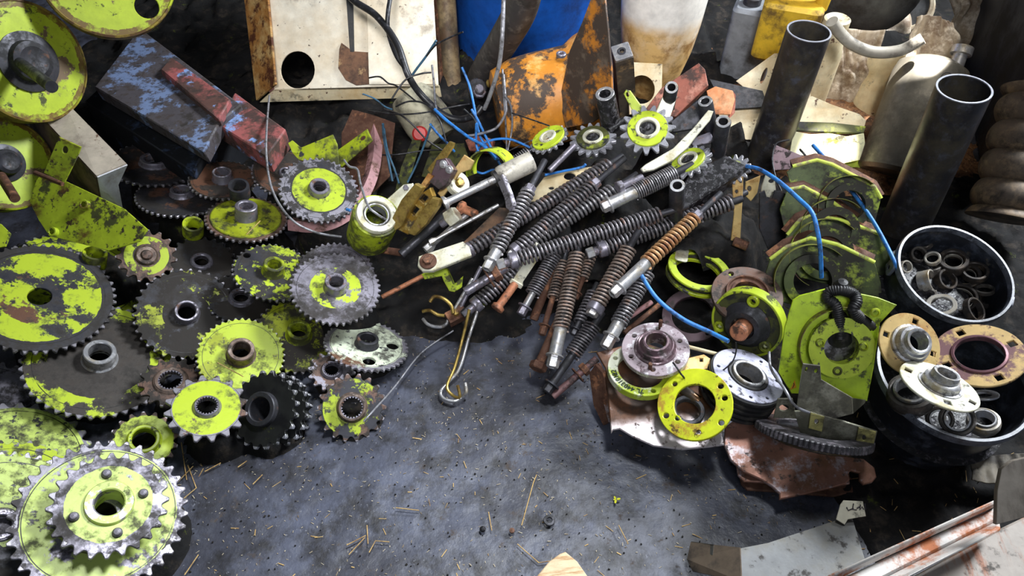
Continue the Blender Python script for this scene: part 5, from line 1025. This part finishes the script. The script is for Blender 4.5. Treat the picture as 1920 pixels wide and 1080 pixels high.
# metal tank cylinder in the sun
a = P(1754, 116, Y=2.02); b = P(1674, 330, z=.03); q = axis_q(b, a); L = (a-b).length
T = thing('metal_cylinder', 'dull aluminium cylinder with a stamped round mark, leaning between the pipes', 'cylinder', b, q)
r = .108
obj('shell', mb(lathe([(.001, 0), (r*.9, 0), (r, .012), (r, L-.05), (r*.93, L-.02), (r*.6, L), (.001, L+.004)], 64)), M_tank, T)
n0 = (CAM-(a+b)/2).normalized(); Mt = Matrix.LocRotScale(b, q, None).inverted()
dirl = (Mt.to_3x3() @ n0); an = math.atan2(dirl.y, dirl.x)+.42
st = obj('stamped_mark', mb((ring(.0165, .018, -.0005, .0008, 40), Matrix())), M_ink, T)
st.matrix_local = RZ(math.degrees(an)) @ TR((r, 0, L*.80)) @ RY(90)
pts_ = [Vector((-.012, .0, .0005)), Vector((.008, .0, .0005))]
s2 = obj('mark_stroke', mb(tube(pts_, .0008, 5), tube([Vector((-.010, .006, .0005)), Vector((.010, .006, .0005))], .0008, 5), tube([Vector((-.010, -.006, .0005)), Vector((.010, -.006, .0005))], .0008, 5)), M_ink, st)
c_ = obj('valve_neck', mb(lathe([(.02, -.01), (.02, .03), (.03, .032), (.03, .055), (.001, .06)], 24)), M_bright, T); c_.location = (.05, -.03, L)
# pale canister behind, crumpled wraps, grey hose, dark tank
a = P(1672, 105, Y=2.26); b = P(1640, 200, z=.02)
T = thing('cream_cylinder', 'cream plastic cylinder half hidden left of the aluminium one', 'cylinder', b, axis_q(b, a)); L = (a-b).length
obj('shell', mb(lathe([(.001, -.1), (.075, -.1), (.082, -.08), (.082, L), (.06, L+.02), (.001, L+.02)], 40)), M_cream, T)
def crumple(name, label, px, py, Y, sx, sy, seed, amp=.05, tilt=50, mtl=None):
    c = P(px, py, Y=Y) if Y > 1.01 else P(px, py, z=.06); v, f = noise_grid(-sx, sx, -sy, sy, 46, 46, lambda x, y: 0)
    out = []
    for x, y, z in v:
        fq = max(1, .11/sx); p = Vector((x*9*fq+seed, y*4*fq, seed)); h = mnoise.noise(p)*amp + abs(mnoise.noise(p*2.3))*amp*.7 + mnoise.noise(p*6)*amp*.12
        k = 1+.5*mnoise.noise(Vector((x*7*fq, y*7*fq, seed+3)))
        out.append((x*k, y*k, h))
    o = solo(name, label, 'wrap', mb((out, f)), mtl or M_crumple, c, (Matrix.Rotation(radians(tilt), 3, 'X')).to_quaternion(), 'crumpled beige wraps', sharp=180)
    sm = o.modifiers.new('thickness', 'SOLIDIFY'); sm.thickness = .003; return o
crumple('crumpled_wrap', 'crumpled beige plastic wrap hanging in folds right of the tall left pipe', 1585, 150, 2.22, .095, .15, 3.1, .05, 62)
crumple('crumpled_wrap', 'beige wrap scrunched up behind the grey curved hose', 1640, 70, 2.72, .2, .16, 9.4, .06, 50)
crumple('crumpled_wrap', 'sunlit torn wrap bunched on top of the aluminium cylinder', 1748, 72, 2.1, .075, .06, 14.7, .05, 50)
crumple('crumpled_wrap', 'beige wrap bunched in the dim corner right of the sunlit one', 1850, 50, 2.6, .2, .14, 19.2, .07, 50, M_crumple)
crumple('crumpled_wrap', 'grey rag under the front bucket at the right edge', 1868, 880, 1.0, .07, .028, 25.2, .03, 12, mat('grey_oily_rag', S(112, 104, 90), [gm(.5, 14, .1)], .7))
wire('grey_hose', 'grey curved hose sagging across the beige wraps', [(1560, 40, .44), (1575, 62, .40), (1600, 84, .37), (1640, 98, .35), (1690, 94, .36), (1730, 72, .40)], .017, mat('grey_hose_plastic', S(170, 164, 152), [gm(.3, 12, .1)], .5), 'hose', seg=14)
a = P(1630, -20, Y=2.5)
T = thing('round_tank', 'dark shiny round tank bottom hanging into the top edge at the right', 'tank', a, axis_q(P(1630, 0, Y=2.35), P(1640, -80, Y=2.7)))
obj('shell', mb(lathe([(.001, -.06), (.08, -.055), (.13, -.035), (.165, .0), (.18, .05), (.18, .3)], 56)), M_darktank, T)
T = thing('grey_container', 'pale round lid edge in the upper right dimness behind the sunlit wrap', 'lid', P(1700, 15, Y=2.8), axis_q(P(1700, 15, Y=2.8), P(1690, -40, Y=2.6)))
obj('lid', mb(ring(.08, .10, -.02, .02, 44)), M_beige, T); obj('lid_top', mb(cyl(.085, -.012, .012, 44)), M_darktank, T)
# bellows at right edge
pts = [P(1950, 170, Y=1.76), P(1915, 290, Y=1.64), P(1880, 410, Y=1.52)]
ax = smooth_path(pts, 60); rad = [.076+.018*abs(cos(pi*i/24.0))**.7 for i in range(len(ax))]
T = solo('rubber_bellows', 'dusty ribbed rubber bellows hanging at the right edge', 'bellows', mb(tube([p-pts[2] for p in ax], rad, 40)), M_bellows, pts[2])
solo('shade_board', 'dark bluish board added as painted shade behind the bellows', 'board', mb(box(-.012, .012, -.5, .5, 0, .9)), mat('blue_shade_board', S(34, 40, 56), [gm(.4, 5, .1)], .5), (1.62, 2.2, 0), Quaternion((0, 0, 1), radians(-18)))  # dark blue sheet added where this corner is only shaded
# brown earth patch under the wraps
structure('trim_1', mb(noise_grid(.72, 1.62, 1.72, 2.7, 60, 60, lambda x, y: .045*max(0, 1-((x-1.12)/.42)**2-((y-2.1)/.5)**2)+.004*mnoise.noise(Vector((x*30, y*30, 0)))-.006)), M_brownearth, 'patch of brown chaff-covered earth')
# small casting and pink curved bar left of the wires
wire('curved_pink_bar', 'faded pink curved steel bar between the lime-centred sprocket and the roller', [(700, 225, .16), (704, 262, .15), (700, 310, .14), (688, 350, .13), (664, 390, .12), (630, 415, .11), (590, 424, .10), (545, 420, .09)], .021, M_pink, 'bar', seg=4)
arm('brown_guard_sheet', 'rusty brown curved sheet behind the lime tab piece', (660, 290, .12), (-.2, -.45, .85), [(640, 250), (660, 205), (700, 215), (740, 230), (730, 330), (690, 370), (640, 340)], M_rust, .006)
T = thing('lime_bent_tab', 'grimy lime bent bracket with a slotted ear behind the lime-centred sprocket', 'bracket', P(620, 290, z=.20))
part_sheet(T, 'main_plate', M_limed, P(600, 290, z=.21), (-.1, -.6, .8), [(548, 286), (566, 276), (624, 252), (632, 270), (636, 310), (590, 304), (560, 300)], (), .006)
part_sheet(T, 'slotted_ear', M_limed, P(665, 275, z=.23), (-.25, -.7, .6), [(630, 292), (632, 282), (688, 242), (698, 264), (640, 314)], [px_ellipse(680, 259, 6, 3.5, -35)], .006)
part_sheet(T, 'round_tip', M_lime, P(555, 276, z=.22), (-.1, -.6, .8), [(540, 268), (548, 263), (566, 278), (560, 288), (548, 286)], (), .01)
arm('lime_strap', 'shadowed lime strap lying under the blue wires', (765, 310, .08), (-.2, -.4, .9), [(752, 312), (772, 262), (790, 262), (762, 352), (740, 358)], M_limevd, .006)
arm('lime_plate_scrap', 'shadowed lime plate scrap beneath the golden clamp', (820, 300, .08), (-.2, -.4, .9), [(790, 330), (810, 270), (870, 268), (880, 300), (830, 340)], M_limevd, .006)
# white filter bowl
T = thing('filter_canister', 'pale dented canister lying under the tangled wires right of the cream panel', 'canister', P(800, 225, z=.10), axis_q(P(772, 175, z=.16), P(820, 240, z=.08)))
obj('body', mb(lathe([(.001, -.10), (.06, -.10), (.072, -.08), (.078, .0), (.075, .05), (.05, .075), (.001, .08)], 40)), mat('greyed_cream_canister', S(188, 182, 156), [gm(.4, 8, .12)], .5), T)
solo('bottle_cap', 'small red plastic cap under the tangle of blue wires', 'cap', mb(lathe([(.022, -.01), (.024, .012), (.018, .018), (.001, .018)], 24)), mat('red_plastic', S(190, 44, 40), [], .4), P(788, 252, z=.12), axis_q(P(788, 252, z=.12), P(780, 240, z=.2)))
arm('pink_block', 'small salmon painted block below the blue wires', (895, 265, .10), (-.2, -.5, .8), [(872, 262), (900, 252), (926, 262), (920, 285), (880, 282)], M_rustred, .02)
T = thing('hydraulic_valve', 'grimy valve fitting with two hose nipples left of the orange housing', 'valve', P(895, 170, z=.22), axis_q(P(895, 170, z=.22), P(890, 140, z=.32)))
obj('body', mb(cyl(.03, -.05, .03, 20, .004)), M_dark, T)
o = obj('nipple', mb(cyl(.014, 0, .05, 16, .002), (hexnut(.02, .012, .026), Matrix())), M_steel, T); o.location = (.01, -.02, .02)
o = obj('nipple', mb(cyl(.012, 0, .045, 16, .002), (hexnut(.018, .01, .022), Matrix())), M_brass, T); o.location = (.03, .03, -.02); o.rotation_euler = (0, 1.2, 0)
# wires and cables
wire('thick_cable', 'thick black cable looping down from the top edge across the cream panel', [(640, -30, .44), (662, 0, .42), (706, 30, .40), (744, 82, .36), (765, 140, .30), (790, 178, .24), (830, 214, .20), (860, 224, .19), (890, 216, .21), (904, 200, .23)], .0105, M_blackwire, 'cable', seg=10)
wire('thick_cable', 'second black cable hanging behind the thick one on the cream panel', [(737, -30, .46), (728, 20, .42), (728, 60, .37), (744, 106, .30), (766, 135, .26)], .007, M_blackwire, 'cable', seg=10)
wire('grey_cable', 'grey cable hanging straight from the top edge in front of the dark hose', [(945, -30, .62), (942, 60, .54), (936, 120, .46), (920, 175, .38), (908, 205, .33)], .0055, M_greywire, 'cable')
GW = 'tangled wires behind the spring pile'
W = [
 ('blue wire dropping steeply beside the post', [(866, 126, .36), (880, 160, .32), (890, 205, .28), (895, 235, .26), (905, 265, .24), (935, 300, .22)], .003, M_bluewire),
 ('bright blue wire sweeping down right from the tangle', [(815, 205, .28), (840, 228, .27), (880, 258, .26), (905, 272, .26), (930, 298, .25)], .0036, M_bluewire),
 ('blue wire curling up behind the lime guard', [(893, 232, .3), (893, 270, .24), (900, 290, .22)], .003, M_bluewire),
 ('teal wire hanging left of the golden clamp', [(718, 232, .25), (720, 260, .2), (728, 300, .14), (736, 340, .10)], .003, M_teal),
 ('second teal wire hanging left of the golden clamp', [(720, 240, .24), (726, 280, .18), (740, 318, .13), (748, 344, .11)], .0026, M_teal),
 ('teal wire slanting down to the golden clamp', [(808, 236, .26), (796, 270, .2), (780, 310, .14), (764, 342, .10)], .0026, M_teal),
 ('blue wire tip crossing the cream panel edge', [(818, 76, .38), (800, 104, .33), (782, 128, .29), (770, 145, .26)], .003, M_teal),
 ('black wire arching right of the cream panel', [(868, 60, .42), (848, 68, .40), (818, 84, .37), (800, 105, .33)], .0022, M_blackwire),
 ('black loop wire over the pale canister', [(735, 185, .26), (760, 150, .30), (790, 138, .31), (808, 136, .3)], .0022, M_blackwire),
 ('black wire bow on the cream panel bottom', [(692, 146, .22), (712, 144, .23), (728, 156, .22), (745, 162, .22), (780, 190, .22)], .0022, M_blackwire),
 ('white-tipped black wire sticking up at the panel edge', [(810, 122, .34), (814, 160, .3), (816, 190, .26), (820, 214, .24)], .0026, M_greywire),
 ('black arc wire left part over the pale canister', [(742, 200, .26), (768, 190, .28), (800, 196, .28), (824, 226, .26), (836, 262, .22)], .0022, M_blackwire),
 ('black wire crossing diagonally under the blue ones', [(690, 208, .22), (740, 214, .24), (790, 212, .26), (850, 200, .28), (880, 195, .28)], .002, M_blackwire),
 ('grey wire loop hanging right of the valve', [(944, 140, .36), (948, 190, .32), (948, 212, .30), (930, 240, .28), (895, 252, .26), (872, 255, .25)], .0032, M_greywire),
 ('grey wire falling straight beside the orange housing', [(942, 130, .36), (946, 200, .3), (949, 250, .22), (950, 284, .18)], .0024, M_greywire),
 ('second grey wire falling beside the orange housing', [(945, 178, .34), (958, 200, .3), (960, 240, .23), (952, 282, .18)], .0024, M_greywire),
 ('thin dark wire running right across the orange housing', [(960, 212, .36), (990, 222, .38), (1030, 236, .4)], .0016, M_blackwire),
 ('blue wire over the pale base plate', [(1022, 328, .285), (1060, 320, .28), (1090, 314, .28), (1098, 308, .29)], .003, M_bluewire),
 ('blue cable hanging from the tan spring into the shaft end of the cup flange', [(1196, 500, .25), (1206, 522, .25), (1234, 562, .24), (1280, 598, .23), (1330, 622, .23), (1366, 640, .24)], .0042, M_bluewire),
 ('blue wire arching from the greasy beam over the lime housings', [(1400, 312, .36), (1425, 318, .38), (1460, 340, .40), (1500, 375, .40), (1522, 398, .40), (1532, 430, .38), (1538, 470, .34), (1540, 520, .27)], .0042, M_bluewire),
 ('long blue wire running from the cream guard into the rear bucket side', [(1524, 272, .34), (1560, 312, .34), (1600, 362, .33), (1640, 420, .32), (1672, 480, .31), (1688, 520, .29), (1692, 560, .24)], .004, M_bluewire),
 ('thin dark wire looping in front of the tall left pipe', [(1480, 262, .34), (1455, 270, .33), (1448, 300, .31), (1455, 335, .29), (1465, 358, .28)], .002, M_blackwire),
 ('black wire dropping onto the fourth lime housing', [(1500, 280, .34), (1514, 300, .34), (1517, 340, .33), (1518, 392, .30)], .0024, M_blackwire),
 ('thin grey wire curling from the cream panel corner around the lime-centred sprocket', [(505, 180, .2), (500, 240, .28), (500, 300, .27), (512, 360, .25), (545, 410, .23), (590, 435, .20), (640, 444, .17)], .0026, M_greywire),
 ('grey wire with a loop ending in the roller bore', [(645, 300, .27), (655, 312, .27), (670, 318, .27), (676, 345, .27), (690, 385, .28), (705, 400, .27), (724, 412, .24)], .0026, M_greywire),
 ('thin grey wire trailing over the dark floor from the worn splined sprocket', [(682, 790, .145), (700, 770, .14), (740, 725, .04), (790, 662, .03), (850, 620, .04)], .0018, M_greywire),
 ('pale wire running from the lime housing sticker down to the cream pad', [(1442, 660, .2), (1446, 692, .2), (1470, 728, .24), (1490, 760, .23), (1518, 774, .22)], .0026, M_greywire),
 ('faint grey cord along the top of the tangled wires', [(950, 285, .16), (1000, 262, .3), (1030, 258, .37)], .0014, M_greywire)]
W += [
 ('blue wire looping left under the lime guard', [(1000, 280, .25), (960, 262, .26), (925, 262, .25), (900, 275, .23), (888, 300, .18)], .003, M_bluewire),
 ('blue wire hanging in the middle of the tangle', [(884, 205, .3), (896, 225, .28), (908, 250, .26), (925, 285, .23), (940, 312, .2)], .003, M_bluewire),
 ('blue wire lying flat in the dark under the lime guard', [(886, 318, .14), (905, 325, .14), (925, 318, .14), (940, 326, .14)], .003, M_bluewire),
 ('faint blue wire left of the valve', [(806, 232, .25), (822, 252, .22), (840, 270, .18), (852, 284, .15)], .003, M_bluewire),
 ('black wire curl hanging below the valve', [(870, 205, .3), (890, 225, .27), (900, 250, .24), (918, 268, .2), (922, 290, .18)], .0024, M_blackwire),
 ('black wire bundle strand crossing left of the pale canister', [(720, 205, .22), (750, 215, .24), (775, 235, .22), (800, 262, .18), (830, 282, .15)], .0022, M_blackwire),
 ('black wire running low across the dark floor under the tangle', [(690, 290, .12), (740, 290, .14), (800, 282, .14), (842, 282, .15)], .002, M_blackwire),
 ('teal strand frayed at the left of the tangle', [(680, 176, .26), (702, 185, .25), (722, 200, .24), (735, 205, .24)], .002, M_teal)]
for lab, pts, r, m in W: wire('wire', lab, pts, r*1.2, m, 'wire', GW)
T = thing('blue_wire_tip', 'tiny blue wire connector at the end of the pink curved bar', 'connector', P(650, 393, z=.17)); obj('sleeve', mb(tube([(0, 0, 0), (.012, -.008, .004)], .004, 10)), M_bluewire, T); obj('pin', mb(tube([(.012, -.008, .004), (.02, -.012, .005)], .002, 8)), M_bright, T)
# ---------------------------------------------------------------- fill that carries the scrap: dirt, with shade put into its black
def heap(name, label, anchors, x0, x1, y0, y1, drop, reach, seed, res=.012, amp=.02):
    def h(x, y):
        sw = 0; sz = 0; best = 9
        for ax, ay, az, R in anchors:
            d = sqrt((x-ax)**2+(y-ay)**2); k = 1/(d*d+.0008)**1.5; sw += k; sz += k*(az-drop-.0*R); best = min(best, d-R*.62)
        z = sz/sw; f = max(0, min(1, 1-best/reach)); f = f*f*(3-2*f)
        z = max(z, 0)*f - .03*(1-f)
        p = Vector((x*22, y*22, seed)); return z + (mnoise.noise(p)*amp*.6+mnoise.noise(p*2.7)*amp*.35+mnoise.noise(p*7)*amp*.15)*min(1, f*2)
    return solo(name, label, 'dirt', mb(noise_grid(x0, x1, y0, y1, int((x1-x0)/res), int((y1-y0)/res), h)), M_dirtshade, kind='stuff', sharp=180)
heap('dirt_shade_fill', 'added black fill, dirt with painted shade, between the sprockets of the left heap', anchors_left, -1.45, .0, .25, 2.0, .06, .045, 2.2)  # filler for the gaps, their shade painted by its black
mid = anchors_mid
heap('dirt_shade_fill', 'black greasy scrap with painted shade packed beneath the upper end of the spring pile', [a for a in mid if a[2] > .12], -.05, .85, 1.3, 2.0, .10, .10, 5.1)
def hb(x, y):
    e = (1 if x < .75 else .55)*min((x+1.75)/.2, (2.3-x)/.2, (y-1.78-.12*mnoise.noise(Vector((x*3, 0, 4))))/.16, 1); p = Vector((x*14, y*14, 8))
    return -.03+max(0, e)*(.065+.035*mnoise.noise(p*.4)+.03*mnoise.noise(p)+.012*mnoise.noise(p*3)+.006*mnoise.noise(p*8))
solo('dirt_shade_fill', 'low heap of black soil and scrap with painted shade along the back of the shed', 'dirt', mb(noise_grid(-1.75, 2.3, 1.6, 3.38, 300, 140, hb)), M_dirtshade, kind='stuff', sharp=180)  # black colour paints the shade along the back, over soil and scrap
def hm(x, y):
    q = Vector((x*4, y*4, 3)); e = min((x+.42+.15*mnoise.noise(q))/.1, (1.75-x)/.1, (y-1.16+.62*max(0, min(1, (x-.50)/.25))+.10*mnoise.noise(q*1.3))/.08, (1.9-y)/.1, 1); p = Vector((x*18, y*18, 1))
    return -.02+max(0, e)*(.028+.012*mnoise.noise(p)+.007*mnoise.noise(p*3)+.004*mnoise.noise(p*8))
solo('dirt_shade_fill', 'oil-soaked dirt and painted shade lying under the spring pile, flanges and rear bucket', 'dirt', mb(noise_grid(-.55, 1.8, .45, 1.95, 260, 170, hm)), M_dirtshade, kind='stuff', sharp=180)  # dark layer paints floor shade, on oily dirt under the pile
# ---------------------------------------------------------------- straw and chaff on the floor
rnd = random.Random(11)
GSW = 'larger straw pieces on the floor'
straws = [('bent straw stalk in front of the biggest double sprocket', [(352, 872), (368, 915), (338, 940)]), ('straw crossing the bent stalk by the biggest sprocket', [(332, 905), (362, 874)]), ('thin straw standing by the lime sixteen-toothed sprocket', [(340, 830), (350, 900)]),
 ('straw at the lower left floor edge', [(346, 1078), (372, 1040)]), ('straw lying right of the pair at lower left', [(388, 852), (412, 828)]), ('straw below the black twin sprocket', [(384, 884), (414, 868)]), ('short straw right of the twin sprocket shadow', [(446, 876), (463, 864)]),
 ('pale straw on the floor below the worn splined sprocket', [(474, 908), (492, 890)]), ('brown straw flake in the middle of the floor', [(742, 952), (786, 957)]), ('upright straw of the little bundle at bottom centre-left', [(688, 985), (690, 1020)]), ('slanting straw of the little bundle at bottom centre-left', [(650, 1022), (686, 1004)]),
 ('second slanting straw of the bundle at bottom centre-left', [(654, 1040), (684, 1008)]), ('bent straw right of the little bundle', [(692, 1036), (704, 1014), (730, 1016)]), ('long thin dark twig in the middle of the floor', [(978, 985), (1000, 905), (1006, 890)]), ('straw left of the dark twig', [(916, 960), (922, 995)]),
 ('straw near the washer on the floor', [(970, 1020), (1010, 1055), (1032, 1052)]), ('twig right of the pale wood offcut', [(1160, 985), (1178, 1020)]), ('straw resting on the muddy sprocket rim', [(408, 680), (456, 706)]), ('pale straw across the tall-hubbed lime sprocket', [(462, 440), (488, 414)])]
for lab, pts in straws:
    on = 'sprocket' in lab and ('resting' in lab or 'across' in lab)
    p = [P(x, y, z=(.11 if 'resting' in lab else .165 if on else .006)) for x, y in pts]; o = p[0].copy()
    solo('straw', lab, 'straw', mb(tube([x-o for x in p], .0011, 6)), M_straw, o, None, GSW)
def flecks(name, label, n, box_, lmin, lmax, wid, mtl, rnd, cat, zf=None):
    m = MB()
    for _ in range(n):
        x = rnd.uniform(box_[0], box_[1]); y = rnd.uniform(box_[2], box_[3]); a = rnd.uniform(0, pi); l = rnd.uniform(lmin, lmax)*rnd.uniform(.4, 1); ww = wid*rnd.uniform(.5, 1.2)
        m.add(box(-l/2, l/2, -ww/2, ww/2, 0, ww*.6), TR((x, y, (zf or fz)(x, y)+.0006)) @ Matrix.Rotation(a, 4, 'Z') @ RY(rnd.uniform(-12, 12)))
    return solo(name, label, cat, m, mtl, kind='stuff')
flecks('chaff', 'pale chaff and straw dust scattered over the dark floor', 1500, (-.75, .62, .45, 1.25), .003, .010, .0014, M_chaff, rnd, 'chaff')
flecks('straw_bits', 'small broken straw bits strewn across the dark floor', 230, (-.75, .75, .45, 1.30), .010, .030, .0016, M_straw, rnd, 'straw')
flecks('straw_bits', 'straw bits on the black painted-shade layer below the front bucket', 90, (.62, 1.15, .58, .95), .012, .035, .0016, M_straw, rnd, 'straw', hm)
flecks('grit', 'dark crumbs of grit and dirt lying on the floor', 700, (-.75, .75, .42, 1.30), .002, .005, .003, M_dirtshade, rnd, 'grit')
c = P(1030, 976, z=.004); solo('floor_washer', 'small dark washer lying alone on the floor', 'washer', mb(ring(.006, .0125, -.002, .003, 28)), M_dark, c)
c = P(905, 992, z=.006); solo('pebble', 'small round dark pebble left of the twig on the floor', 'pebble', mb(lathe([(.0005, -.006), (.006, -.003), (.007, .0), (.005, .004), (.0005, .006)], 16)), M_grease, c)
c = P(960, 995, z=.004); solo('pebble', 'reddish pebble beside the foot of the thin twig', 'pebble', mb(lathe([(.0005, -.004), (.006, -.002), (.006, .002), (.0005, .004)], 7)), M_rust, c)
lf = MB()
for a_, r_ in ((10, .006), (120, .005), (250, .006), (190, .004)):
    lf.add(lathe([(.0005, .001), (r_*.6, .002), (r_*.6, .0), (.0005, 0)], 8), RZ(a_) @ TR((r_*.9, 0, .003)) @ Matrix.Diagonal((1.2, .7, 1, 1)))
solo('yellow_leaf', 'tiny bright yellow leaf cluster on the floor below the ploughshares', 'leaf', lf, M_leaf, P(1155, 938, z=.002))
solo('lime_flake', 'lime paint flake on the floor below the biggest double sprocket', 'flake', mb(plate([[(-.016, -.004), (.0, -.006), (.016, .004), (.006, .007), (-.012, .004)]], .002)), M_lime, P(284, 1068, z=.004))
